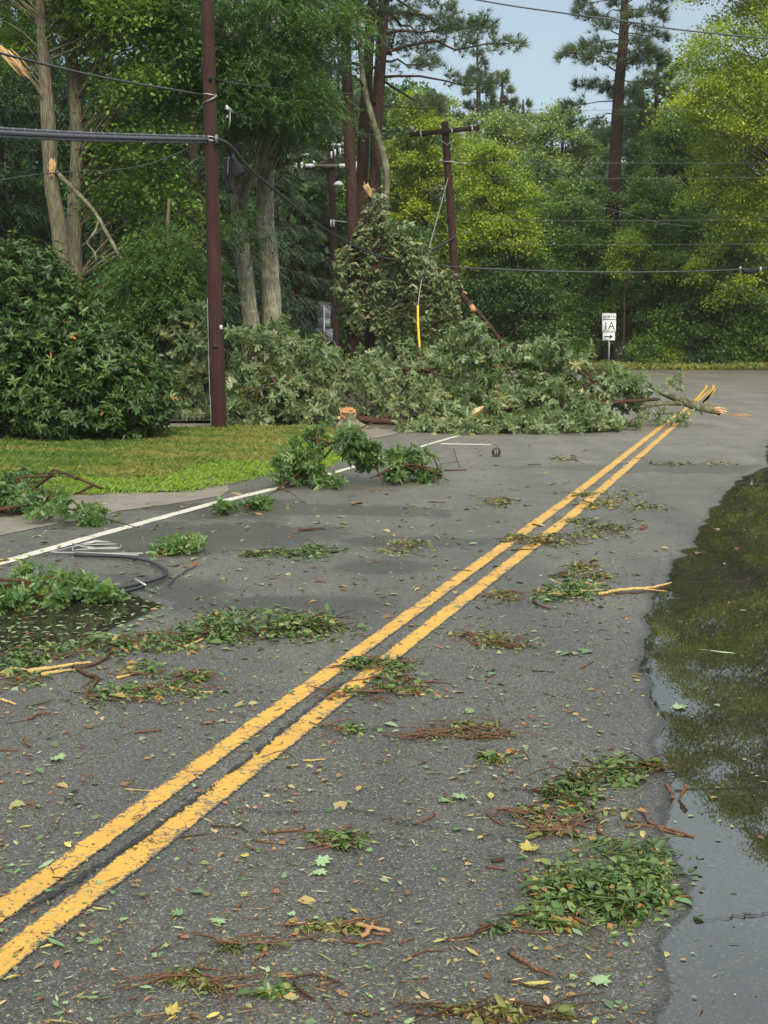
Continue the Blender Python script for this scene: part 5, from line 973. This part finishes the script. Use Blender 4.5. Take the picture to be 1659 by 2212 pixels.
for kind, colr, x, y, wd, lb in [('maple', 'pale', 1290, 2117, 62, 'pale green star shaped leaf with upright stalk at the bottom of the lane'), ('maple', 'yellow', 1138, 1838, 58, 'yellow green maple leaf left of the largest leaf heap'), ('maple', 'pale', 690, 1868, 56, 'pale green leaf, upper of two joined by stalks on the near lane'), ('maple', 'pale', 685, 1887, 44, 'pale green leaf, lower of two joined by stalks on the near lane'), ('maple', 'pale', 120, 1642, 48, 'large pale green leaf near the left photo edge'), ('maple', 'pale', 1460, 1532, 46, 'pale yellow leaf floating on the reflected trees'), ('oval', 'green', 1480, 1952, 40, 'green leaf floating beside the largest leaf heap'), ('oval', 'yellow', 1037, 1812, 24, 'rounded yellow leaf standing on the crack'), ('maple', 'pale', 480 - 10, 1990, 48, 'pale green leaf in the near lane left of the bark piece'), ('maple', 'green', 390, 1975, 46, 'dull green leaf above the crumbled litter'), ('slim', 'green', 120, 2040, 56, 'slim green leaf touching the inner yellow line edge'), ('oval', 'pale', 100, 1870, 40, 'grey green leaf between the double yellow lines'), ('maple', 'yellow', 365, 2190, 50, 'crumpled yellow leaf at the bottom photo edge'), ('slim', 'yellow', 1020, 2060, 44, 'slim yellow leaf with a round tip near the flaky bark stick'), ('slim', 'yellow', 1160, 2128, 56, 'long yellow leaf sliver lying against a dark twig'), ('oval', 'green', 120, 2172, 24, 'small round green leaf near the bottom corner'), ('maple', 'pale', 1000, 1725, 50, 'pale green leaf in the loose group above the crack'), ('maple', 'green', 965, 1732, 40, 'green leaf at the edge of the loose group above the crack'), ('oval', 'yellow', 1060, 1722, 34, 'yellow leaf ending the loose group above the crack'), ('oval', 'yellow', 900, 1274, 18, 'curled yellow green leaf beside the double line on the upper lane'), ('slim', 'pale', 1560, 1412, 50, 'pale slim leaf afloat far out on the flood'), ('slim', 'pale', 1280, 2003, 30, 'pale oval leaf just below the largest heap')]:
    put_leaf(kind, colr, x, y, wd, lb, rng, 'distinct leaves on the asphalt', z=.009 if x > 1440 else .006)
LAB = {'green': 'small green leaf lying flat on bare asphalt', 'pale': 'small pale green leaf lying flat on bare asphalt', 'yellow': 'small yellow leaf lying flat on bare asphalt', 'brown': 'small rust brown leaf lying flat on bare asphalt', 'tan': 'small tan leaf lying flat on bare asphalt'}
rng = R0(460); n_ = 0
while n_ < 230:
    x, y = rng.uniform(0, 1500), 1500 + 712 * rng.random()**.8
    if x > 1390 and y < 1900: continue
    colr = rng.choice(['green', 'pale', 'yellow', 'brown', 'tan'], p=[.2, .3, .17, .2, .13]); kind = rng.choice(['maple', 'oval', 'slim'], p=[.3, .4, .3])
    put_leaf(kind, colr, x, y, rng.uniform(9, 26) * (y - 712) / 1100, LAB[colr], rng, f'{colr} leaves strewn singly over the asphalt'); n_ += 1
# countless crumbs of leaf, bark and twig
rng = R0(470); ml = MB(); n_ = 13500
x = rng.uniform(-150, 1800, n_); y = 930 + 1290 * rng.random(n_)**.9; q = G(x, y); q[:, 2] = .006
keep = (x < 1385) | (rng.random(n_) < .10); dens = np.clip(.55 + .6 * vnoise(q[:, 0], q[:, 1], .35, 6), .12, 1); keep &= rng.random(n_) < dens; q = q[keep]; y = y[keep]; x = x[keep]; n_ = len(q)
q[:, 2] = np.where(x > 1385, .009, .006)
lw = rng.lognormal(-4.05, .45, n_) * np.clip(np.linalg.norm(q, axis=1) / 4.5, .7, 2.6); d = rng.standard_normal((n_, 3)); d[:, 2] = rng.normal(0, .06, n_)
slim = rng.random(n_) < .4; leaves(ml, q, d, lw * np.where(slim, 1.7, 1), lw * np.where(slim, .18, .6), rng, upj=.2, tint=rng.random(n_), fold=.15)
q2 = q[rng.random(n_) < .06] + np.array([0, 0, .004]); d2 = rng.standard_normal(q2.shape); d2[:, 2] = 0; d2 = nrm(d2)
for a, e in zip(q2[:420], d2[:420]):
    L = rng.uniform(.02, .07) * max(1, np.linalg.norm(a) / 6); ml.tube(np.array([a - e * L / 2, a + e * L / 2]), [.0022 * max(1, a[1] / 5), .0015 * max(1, a[1] / 5)], 5, tint=rng.choice([.02, .15, .3]))
tag(ml.build('leaf_litter', G_LITTER), 'crumbs of leaves, bark and twigs strewn over the road', None, None, 'stuff')
# litter of leaves floating on the left puddle
rng = R0(471); ml = MB(); q = G(rng.uniform(-60, 350, 260), rng.uniform(1268, 1400, 260)); q[:, 2] = .011; d = rng.standard_normal(q.shape); d[:, 2] = 0; leaves(ml, q, d, .05 * (.5 + rng.random(260)), .025, rng, upj=.1, tint=.55 + .45 * rng.random(260)); tag(ml.build('floating_leaves', G_LITTER), 'leaves floating on the dark puddle by the cable loop', None, None, 'stuff')
# small dark curled thing on the lane
b0 = gpt(1072, 986); root = thing('curled_leaf', 'small dark curled leaf standing on the lane before the heap', 'leaf', b0); rng = R0(480)
for sg in (-1, 1):
    u, v_ = np.meshgrid(np.linspace(-1.15, 1.15, 9), np.linspace(0, 1, 7), indexing='ij'); r = .058 * np.sin(np.clip(v_ * .92 + .08, 0, 1) * pi)**.6
    X = sg * (.006 + r * np.cos(u) * 1.05); Yq = r * np.sin(u) * .8; Z = .008 + v_ * .118 - .02 * np.abs(np.sin(u)) * v_; V = np.stack([X, Yq, Z], -1).reshape(-1, 3); i, j = np.meshgrid(np.arange(8), np.arange(6), indexing='ij')
    me = mesh('lobe', V, [np.stack([i*7 + j, (i+1)*7 + j, (i+1)*7 + j + 1, i*7 + j + 1], -1).reshape(-1, 4)], plain('dark_dead_leaf', (.02, .014, .008), .7, 0, .3, 60), smooth=True); link('lobe', me, root)
mb = MB(); mb.tube(np.array([[0, 0, .0], [0, -.012, .04], [.0, -.01, .062]]), [.012, .012, .006], 7, smooth_n=2); mb.tube(np.array([[-.05, 0, .006], [.05, 0, .006]]), [.006, .006], 6); mb.tube(np.array([[0, 0, .06], [.004, 0, .125], [-.004, 0, .145]]), [.004, .003, .005], 5); mb.build('stalk', B_TWIG, root)

# ------------------------------------------------------------------ fallen cable and wire
rng = R0(490)
a = np.array([gpt(160, 1204, .02), gpt(220, 1206, .02), gpt(270, 1210, .025), gpt(320, 1220, .03), gpt(352, 1236, .03), gpt(360, 1246, .03), gpt(345, 1258, .03), gpt(310, 1268, .03), gpt(270, 1276, .025), gpt(243, 1280, .02)])
root = thing('downed_cable', 'black cable loop lying fallen on the asphalt by the white line', 'cable', gpt(260, 1250)); b0 = gpt(260, 1250)
mb = MB(); mb.tube(a, .0135, 10, smooth_n=5); mb.tube(np.array([gpt(244, 1285, .016), gpt(280, 1281, .018), gpt(312, 1272, .02)]), .011, 8, smooth_n=4); mb.build('cable', M_CABLE, root, b0, smooth=True)
mb = MB(); q = gpt(306, 1270, .03); mb.tube(np.array([q + np.array([-.05, .05, .02]), q + np.array([.04, -.06, .0])]), .009, 8); mb.build('clamp', M_GALV, root, b0)
root = thing('loose_wire', 'bright tangle of loose wire strands between the white line and black cable', 'wire', gpt(200, 1195)); b0 = gpt(200, 1195); mb = MB()
for pts, r in [([(110, 1198), (160, 1185), (195, 1175)], .012), ([(110, 1198), (170, 1199), (240, 1200), (310, 1201)], .012), ([(158, 1196), (160, 1188), (200, 1183), (255, 1181)], .010), ([(190, 1192), (225, 1188), (258, 1187)], .010), ([(162, 1200), (240, 1203), (300, 1204)], .012), ([(160, 1194), (210, 1192), (255, 1190), (262, 1183)], .009)]: mb.tube(np.array([gpt(x, y, .015 + .012 * rng.random()) for x, y in pts]), r * .5, 7, smooth_n=4)
mb.build('strands', M_WIRE, root, b0, smooth=True)
mb = MB(); q = gpt(208, 1178, .03); mb.tube(np.array([gpt(180, 1181, .02), gpt(205, 1178, .03), gpt(240, 1177, .02)]), [.008, .016, .006], 7); mb.tube(np.array([gpt(158, 1182, .03), gpt(180, 1187, .02), gpt(205, 1187, .015)]), .007, 7); mb.build('bracket', M_WIRE, root, b0)

# ------------------------------------------------------------------ utility poles, wires, signs
def pole(label, pts, Y, extra=None):
    tp, tr = trunk_px(pts, Y); base = tp[0].copy(); base[2] = 0; tp[0, 2] = 0; root = thing('utility_pole', label, 'utility pole', base); rng = R0(int(Y * 10))
    sp, sr = spline(tp, np.asarray(tr), 10); mb = MB(); mb.tube(sp, sr, 20, .012, rng)
    return root, base, mb, sp, sr
Yp = float(G(472, 940)[1])
root, base, mb, sp, sr = pole('dark red brown utility pole nearest the camera, standing on the lawn edge', [(473, 942, 35), (469, 800, 33.5), (463, 600, 31.5), (458, 400, 29.5), (453, 200, 27.5), (448, 0, 25.5), (444, -180, 23.5)], Yp)
for px, py in ((468, 748), (466, 770)): pass
mb.build('pole', B_POLE, root, base, smooth=True); kp = Yp / F
f_ = lambda px, py, dy=0.: P(px, py, Yp + dy)
mb = MB(); mb.tube(np.array([f_(449.5, 645, -.02), f_(450.5, 700, -.02), f_(452.5, 800, -.02), f_(454, 870, -.02)]), .013, 8); mb.tube(np.array([f_(455.5, 815, -.05), f_(456.5, 880, -.05), f_(457.5, 938, -.05)]), .016, 8); mb.build('conduit', M_PVC, root, base)
mb = MB(); q = f_(477.5, 707, -.1); mb.box(q, (.045, .006, .07)); mb.build('number_tag', M_PORC, root, base)
mb = MB(); q = f_(467, 748, -.11); mb.lathe(q, [(.02, 0), (.045, .02), (.03, .05)], 10, (0, -1, 0)); mb.build('knot', B_DARK, root, base)
mb = MB()
for py, wd in ((206, 27.5), (297, 28.5), (305, 28.7)):
    r = wd / 2 * kp * 1.06; c = np.array([np.interp(f_(455, py)[2], sp[:, 2], sp[:, 0]), Yp, f_(455, py)[2]]); a = np.linspace(0, 2 * pi, 17); mb.tube(np.stack([c[0] + r * np.cos(a), c[1] + r * np.sin(a), c[2] + .01 * np.sin(a * 2)], -1), .010, 6)
mb.tube(np.array([f_(440, 222, -.08), f_(455, 215, -.14), f_(468, 207, -.1)]), .010, 6); mb.build('strap', M_GALV, root, base)
mb = MB(); q = f_(455, 170, -.12); mb.lathe(q, [(.03, 0), (.035, .03), (.015, .05)], 8, (0, -1, 0)); mb.box(f_(474, 175, 0), (.12, .06, .05)); mb.tube(np.array([f_(462, 170, -.05), f_(490, 178, 0), f_(482, 190, 0)]), .012, 6); mb.build('bracket', M_BOX, root, base)
mb = MB(); mb.tube(np.array([f_(440, 110, .1), f_(436, 140, .12), f_(434, 180, .1)]), .012, 6); mb.build('ground_wire', M_CABLE, root, base)
POLE1 = base
# crossarm pole
Y2 = 45.0
root, base, mb, sp, sr = pole('leaning utility pole with a single crossarm, rising out of the fallen limbs', [(993, 830, 18), (988, 700, 18), (983, 600, 17.5), (977, 500, 17), (970, 400, 16), (963, 300, 15), (961, 263, 14.5)], Y2)
mb.build('pole', B_POLE, root, base, smooth=True); f2 = lambda px, py, dy=0.: P(px, py, Y2 + dy)
a, b_ = f2(886, 291, -.2), f2(1036, 276, -.2); ax = nrm(b_ - a); zz = np.array([0, 0, 1.]) - ax * ax[2]; zz = nrm(zz); yy = np.cross(zz, ax); rot = np.stack([ax, yy, zz], 1)
mb = MB(); mb.box((a + b_) / 2, (np.linalg.norm(b_ - a), .11, .15), rot); mb.build('crossarm', B_POLE, root, base)
for px, py in ((890, 283), (1034, 270)):
    mb = MB(); q = f2(px, py, -.2); mb.lathe(q, [(.03, -.12), (.03, -.02), (.09, 0), (.075, .05), (.095, .07), (.06, .12), (.03, .15)], 10); mb.build('insulator', M_DPORC, root, base, smooth=True)
mb = MB(); mb.tube(np.array([f2(964, 270), f2(965, 250)]), .025, 6); mb.lathe(f2(965, 250), [(.03, -.02), (.07, 0), (.05, .06), (.02, .09)], 8); mb.build('top_pin', M_DPORC, root, base)
for px, py in ((909, 290), (976, 283), (1020, 279)):
    mb = MB(); mb.box(f2(px, py, -.29), (.05, .04, .22), rot); mb.build('clip', M_GALV, root, base)
mb = MB(); mb.tube(np.array([f2(948, 300, -.25), f2(966, 313, -.16), f2(982, 300, -.25)]), .012, 6); mb.build('brace', M_GALV, root, base)
mb = MB(); mb.lathe(f2(952, 350, -.1), [(.03, 0), (.06, .05), (.03, .12)], 8); mb.tube(np.array([f2(946, 348, -.2), f2(975, 349, -.2), f2(1000, 353, -.2)]), .018, 6); mb.box(f2(1003, 353, -.2), (.2, .06, .06)); mb.build('cable_bracket', M_WIRE, root, base)
POLE2 = base
# guy wire with yellow guard
gb = P(915, 822, 40.5); gb[2] = 0; root = thing('guy_wire', 'pale stay wire with a yellow guard, slanting down from the crossarm pole', 'guy wire', gb); top = f2(968, 384, -.15)
mb = MB(); mb.tube(np.array([top, P(945, 470, 43.4), P(918, 570, 41.8), P(903, 660, 41), P(905, 720, 40.8), gb]), .014, 6, smooth_n=4); mb.build('wire', M_WIRE, root, gb)
mb = MB(); mb.tube(np.array([P(902.5, 660, 40.95), P(903, 700, 40.85), P(906, 745, 40.75), P(911, 785, 40.65)]), [.038, .04, .038, .02], 8, smooth_n=4); mb.build('guard', M_YGUARD, root, gb, smooth=True)
# far pole with white fittings
Y3 = 56.0
root, base, mb, sp, sr = pole('distant utility pole with white insulators and a lamp, among the dark spruces', [(726, 800, 17), (723, 600, 16.5), (720, 500, 15.5), (717, 400, 14.5), (714, 330, 13.5)], Y3)
mb.build('pole', B_POLE, root, base, smooth=True); f3 = lambda px, py, dy=0.: P(px, py, Y3 + dy)
mb = MB(); mb.box((f3(650, 358, -.25) + f3(776, 358, -.25)) / 2, (float((f3(776, 358) - f3(650, 358))[0]), .12, .13)); mb.build('crossarm', B_GREY, root, base)
for px, py in ((639, 358), (652, 357), (678, 354)):
    mb = MB(); mb.lathe(f3(px, py, -.3), [(.03, -.14), (.06, -.06), (.045, 0), (.075, .03), (.055, .1), (.02, .14)], 10); mb.build('insulator', M_PORC, root, base, smooth=True)
for px, py in ((720, 312), (732, 313), (664, 334), (655, 335)):
    mb = MB(); mb.lathe(f3(px, py, -.2), [(.02, -.3), (.02, -.05), (.09, -.03), (.09, .02), (.04, .05)], 10); mb.build('insulator', M_PORC, root, base, smooth=True)
for px, py in ((668, 358), (741, 358)):
    mb = MB(); mb.tube(np.array([f3(px - 8, py, -.36), f3(px + 8, py, -.36)]), .085, 10); mb.build('end_sleeve', M_PORC, root, base, smooth=True)
mb = MB(); mb.box(f3(769, 362, -.36), (.2, .1, .5)); mb.build('cutout_fuse', M_PORC, root, base)
for px, py in ((735, 327), (724, 330), (716, 335), (715, 482), (721, 482)):
    mb = MB(); mb.box(f3(px, py, -.3), (.07, .07, .3)); mb.build('cutout_fuse', M_PORC, root, base)
mb = MB(); mb.tube(np.array([f3(722, 420), f3(724, 402, -.4), f3(727, 399, -.6)]), .03, 6); mb.build('lamp_arm', M_GALV, root, base)
mb = MB(); q = f3(731, 399, -.8); mb.lathe(q, [(.02, .16), (.1, .14), (.22, .03), (.24, -.02), (.2, -.05)], 14); mb.build('lamp_head', M_PORC, root, base, smooth=True)
mb = MB(); mb.tube(np.array([f3(735, 322, -.3), f3(760, 328, -.5)]), .03, 6); mb.tube(np.array([f3(735, 330, -.3), f3(758, 334, -.5)]), .03, 6); mb.tube(np.array([f3(722, 477, -.3), f3(772, 482, -.5)]), .03, 6); mb.build('wire_end', M_WIRE, root, base)

WG = 'overhead wires along the road'
def cable(label, pts, r, mat, group=WG, n=6, name='overhead_wire'):
    mb = MB(); a = np.asarray(pts, float); mb.tube(a, r, 6, smooth_n=n); o = mb.build(name, mat, None, a[0], smooth=True); o.location = a[0]; return tag(o, label, 'wire', group)
cable('black wire slanting down to the near pole, above the thick bundle', [P(-600, -60, 11.5), P(-250, 50, 13.6), P(0, 115, 15.7), P(220, 167, 18), P(440, 205, Yp - .14)], .016, M_CABLE)
bd = thing('cable_bundle', 'thick grey lashed cable bundle running level to the near pole', 'cable', P(455, 300, Yp)); b0 = P(455, 300, Yp)
mb = MB(); a = [P(-600, 235, 11.5), P(-250, 268, 13.6), P(0, 286, 15.7), P(220, 296, 18), P(440, 301, Yp - .2), P(470, 300, Yp - .22)]; mb.tube(a, [.034] * 6, 8, smooth_n=8); mb.tube(np.array(a) + np.array([0, 0, .045]), .018, 6, smooth_n=8); mb.tube(np.array(a) + np.array([0, .02, -.045]), .02, 6, smooth_n=8); mb.build('cables', M_GREYC, bd, b0, smooth=True)
mb = MB(); sa = spline(np.array(a), np.ones(6), 30)[0]; s_ = np.arange(len(sa) * 6) / 6.; q = np.stack([np.interp(s_, np.arange(len(sa)), sa[:, i]) for i in range(3)], 1); q += np.stack([0 * s_, np.cos(s_ * 1.9) * .06, np.sin(s_ * 1.9) * .068], -1); mb.tube(q, .004, 4); mb.build('lashing_wire', M_WIRE, bd, b0)
cable('thin service wire crossing behind the torn trunk', [P(-100, 225, 30), P(200, 256, 29), P(450, 262, 28)], .012, M_CABLE)
cable('thin drop wire rising to the near pole under the bundle', [P(-60, 400, 17), P(100, 375, 18), P(300, 360, 19), P(435, 308, Yp - .1)], .008, M_CABLE, name='drop_wire')
cable('black wire descending from the near pole top to the far lamp pole', [P(490, 235, Yp + .1), P(542, 266, 27), P(610, 312, 36), P(667, 344, 46), P(724, 398, 55.6)], .018, M_CABLE)
cable('heavy black cable dragged down by the fallen crown between two poles', [P(470, 300, Yp - .15), P(500, 318, Yp + .6), P(542, 367, 24), P(620, 432, 28), P(689, 486, 32), P(796, 545, 38), P(860, 560, 41), P(924, 543, 43.5), P(983, 512, Y2 - .16)], .032, M_CABLE)
cable('green black wire leaving the near pole level through the bright crown', [P(478, 176, Yp), P(560, 186, 23), P(660, 196, 28), P(800, 205, 34)], .008, M_CABLE)
cable('thin wire slanting through the bright crown to the pines', [P(520, -10, 24), P(620, 120, 28), P(700, 215, 32), P(760, 285, 37), P(885, 289, 44.8)], .010, M_CABLE)
cable('stout wire crossing the open sky at the top', [P(900, -25, 24.5), P(1084, 9, 24), P(1237, 31, 23.5), P(1372, 49, 23), P(1465, 64, 22.7), P(1659, 84, 22), P(2000, 122, 20.5)], .014, M_GREYC)
for lb, y0, y1, y2, r, mm in [('thin wire high across the gap of sky', 236, 238, 236, .006, M_GREYC), ('thin pale wire from the crossarm pole at lamp height', 350, 352, 352, .007, M_GREYC), ('thin wire third from the top, passing the tall pine', 384, 386, 383, .007, M_GREYC), ('thin wire passing the tall pine at mid trunk', 472, 477, 474, .008, M_GREYC), ('thin wire just above the heavy low cable', 523, 529, 526, .007, M_GREYC)]:
    x0 = 1035 if y0 < 300 else 975; cable(lb, [P(x0, y0, Y2 - .1), P(1250, y1, 46), P(1659, y2, 47), P(1900, y2 - 4, 48)], r, mm)
o = cable('heavy low cable running from the crossarm pole past the route sign', [P(950, 575, Y2 - .3), P(1100, 583, 45.5), P(1300, 588, 46), P(1500, 586, 46.5), P(1659, 579, 47), P(1900, 570, 48)], .03, M_CABLE)
cable('pale broken wire slanting down past the tall pine trunk', [P(1160, 405, 52), P(1220, 425, 52), P(1330, 455, 52), P(1420, 480, 52), P(1500, 490, 52)], .008, M_GREYC)
bx = P(1620, 582, 46.9); root = thing('splice_case', 'dark splice case with two pale clamps hung on the low cable', 'cable box', bx); mb = MB(); mb.tube(np.array([bx + np.array([-.32, 0, -.04]), bx + np.array([-.2, 0, -.05]), bx + np.array([.2, 0, -.05]), bx + np.array([.32, 0, -.03])]), [.05, .11, .11, .05], 12); mb.build('case', M_BOX, root, bx)
for sx in (-.36, .38): mb = MB(); mb.box(bx + np.array([sx, 0, -.01]), (.06, .14, .22)); mb.build('clamp', M_WIRE, root, bx)
# hanging terminal box by the near pole
bx = P(508, 362, Yp + 1.0); root = thing('terminal_box', 'dark terminal box hanging from the cable beside the near pole', 'cable box', bx); ang = radians(-35); rot = np.array([[cos(ang), 0, sin(ang)], [0, 1, 0], [-sin(ang), 0, cos(ang)]]) 
kx = (Yp + 1) / F; v = MB(); v.box(bx, (26 * kx, .17, 40 * kx), rot); o = v.build('case', M_BOX, root, bx); bv = o.modifiers.new('bevel', 'BEVEL'); bv.width = .03; bv.segments = 3
mb = MB(); mb.tube(np.array([P(505, 330, Yp + .95), P(503, 345, Yp + .9)]), .018, 6); mb.tube(np.array([P(494, 340, Yp + .9), P(492, 372, Yp + .85), P(491, 380, Yp + .85)]), .016, 6); mb.build('hanger', M_GREYC, root, bx)
mb = MB()
for dx in (-6, -2, 3): mb.tube(np.array([P(497 + dx, 345, Yp + .9), P(493 + dx, 385, Yp + .9), P(499 + dx, 418, Yp + .9)]), .022, 6, smooth_n=3)
mb.build('cable_tail', M_BOX, root, bx)
cl = P(495, 236, Yp + .2); root = thing('wire_clamp', 'pale dead-end clamp where the descending wire meets the near pole', 'clamp', cl); mb = MB(); mb.lathe(P(486, 233, Yp), [(.01, 0), (.035, .03), (.02, .08)], 8, (1, 0, -.4)); mb.tube(np.array([P(488, 228, Yp + .05), P(495, 237, Yp + .1), P(503, 243, Yp + .3)]), [.02, .035, .02], 8); mb.build('clamp_body', M_WIRE, root, cl); mb = MB(); mb.tube(np.array([P(497, 240, Yp + .1), P(497, 262, Yp + .1), P(493, 278, Yp + .1)]), .008, 5); mb.box(P(491, 252, Yp + .1), (.04, .03, .05)); mb.build('tail', M_GALV, root, cl)

# route sign -----------------------------------------------------------------------------
YS = 56.3; ks = YS / F
def text_mesh(body, size, mat):
    cu = bpy.data.curves.new('text', 'FONT'); cu.body = body; cu.size = size; cu.align_x = 'CENTER'; cu.align_y = 'CENTER'; cu.extrude = .003; cu.offset = .004
    o = bpy.data.objects.new('text', cu); C.objects.link(o); dg = bpy.context.evaluated_depsgraph_get(); me = bpy.data.meshes.new_from_object(o.evaluated_get(dg)); bpy.data.objects.remove(o); me.materials.clear(); me.materials.append(mat); return me
def plate(root, base, c, wd, h, mat, name='plate'):
    r = min(wd, h) * .09; a = np.linspace(0, pi / 2, 4); o = []
    for sx, sz, a0 in ((1, 1, 0), (-1, 1, pi/2), (-1, -1, pi), (1, -1, 3*pi/2)):
        for q in a: o.append((sx * (wd/2 - r) + r * cos(a0 + q), sz * (h/2 - r) + r * sin(a0 + q)))
    o = np.array(o); n = len(o); v = np.concatenate([np.c_[o[:, 0], np.full(n, -.004), o[:, 1]], np.c_[o[:, 0], np.full(n, .004), o[:, 1]]]) + np.asarray(c) - base; i = np.arange(n); j = (i + 1) % n
    return link(name, mesh(name, v, [i[None], (i[::-1] + n)[None], np.stack([i, i + n, j + n, j], -1)], mat), root)
sb = P(1316, 800, YS); sb[2] = .03; root = thing('route_sign', 'white NORTH 1A route sign with a right arrow on a steel post', 'road sign', sb)
mb = MB(); top = P(1316, 690, YS); mb.box(((sb + top) / 2) + np.array([0, .03, -.1]), (.075, .035, float(top[2] - sb[2]) + .2)); mb.build('post', M_GALV, root, sb)
p1 = P(1315.5, 684, YS - .03); p2 = P(1315.5, 704, YS - .03); p3 = P(1315, 727, YS - .03)
fr = {}
for nm, c_, wd, h, tx, sz in (('direction_plate', p1, 29.5, 14.5, 'NORTH', .165), ('route_plate', p2, 29.5, 27, '1A', .47), ('arrow_plate', p3, 26, 18, None, 0)):
    pl = plate(root, sb, c_, wd * ks, h * ks, M_SIGNW, nm)
    if nm == 'route_plate':
        bmb = MB(); W_, H2 = wd * ks / 2 - .02, h * ks / 2 - .02
    mb = MB(); W_, H2 = wd * ks / 2, h * ks / 2
    for (cx_, cz_, sx_, sz_) in ((0, H2 - .022, 2 * W_ - .06, .016), (0, -H2 + .022, 2 * W_ - .06, .016)):
        mb.box(c_ + np.array([cx_, -.008, cz_]), (sx_, .004, sz_))
    bo = mb.build('border', M_BLACK, root, sb); bo.parent = pl
    if tx:
        o = link('lettering', text_mesh(tx, sz, M_BLACK)); o.parent = pl; o.rotation_euler = (pi / 2, 0, 0); o.location = c_ - sb + np.array([0, -.009, -.0]); o.scale = (.95 if tx == 'NORTH' else .9, 1, 1)
    else:
        mb = MB(); mb.box(c_ + np.array([-.07, -.009, 0]), (.26, .004, .055)); x0 = c_ + np.array([.04, -.011, 0]); mb.add(np.array([x0 + np.array([0, 0, .11]), x0 + np.array([0, 0, -.11]), x0 + np.array([.15, 0, 0]), x0 + np.array([0, .005, .11]), x0 + np.array([0, .005, -.11]), x0 + np.array([.15, .005, 0])]), [[[0, 1, 2], [3, 5, 4]], [[0, 3, 4, 1], [1, 4, 5, 2], [2, 5, 3, 0]]]); o = mb.build('arrow', M_BLACK, root, sb); o.parent = pl
# sign seen from behind
YB = 52.0; kb = YB / F; sb = P(701, 810, YB); sb[2] = .03; root = thing('sign_back', 'grey back of a three plate road sign beside the distant pole', 'road sign', sb)
mb = MB(); top = P(700, 654, YB); mb.box((sb + top) / 2 + np.array([0, -.03, 0]), (.07, .04, float(top[2] - sb[2]))); mb.build('post', M_GALV, root, sb)
for (x, y, wd, h) in ((699.5, 670, 30, 33), (700, 697, 27, 20), (700, 724, 38, 28)): plate(root, sb, P(x, y, YB + .02), wd * kb, h * kb, M_ALU)

# pale damp air over the whole place
m = bpy.data.materials.new('damp_air'); m.use_nodes = True; t = m.node_tree
for n_ in list(t.nodes):
    if n_.type == 'BSDF_PRINCIPLED': t.nodes.remove(n_)
pv = t.nodes.new('ShaderNodeVolumePrincipled'); pv.inputs['Color'].default_value = (.92, .93, .90, 1); pv.inputs['Density'].default_value = .0003
t.links.new(pv.outputs[0], t.nodes['Material Output'].inputs['Volume'])
mb = MB(); mb.box((0, 60, 14.5), (320, 200, 32)); o = mb.build('haze', m); tag(o, 'thin pale damp haze over the road and trees', None, None, 'stuff')
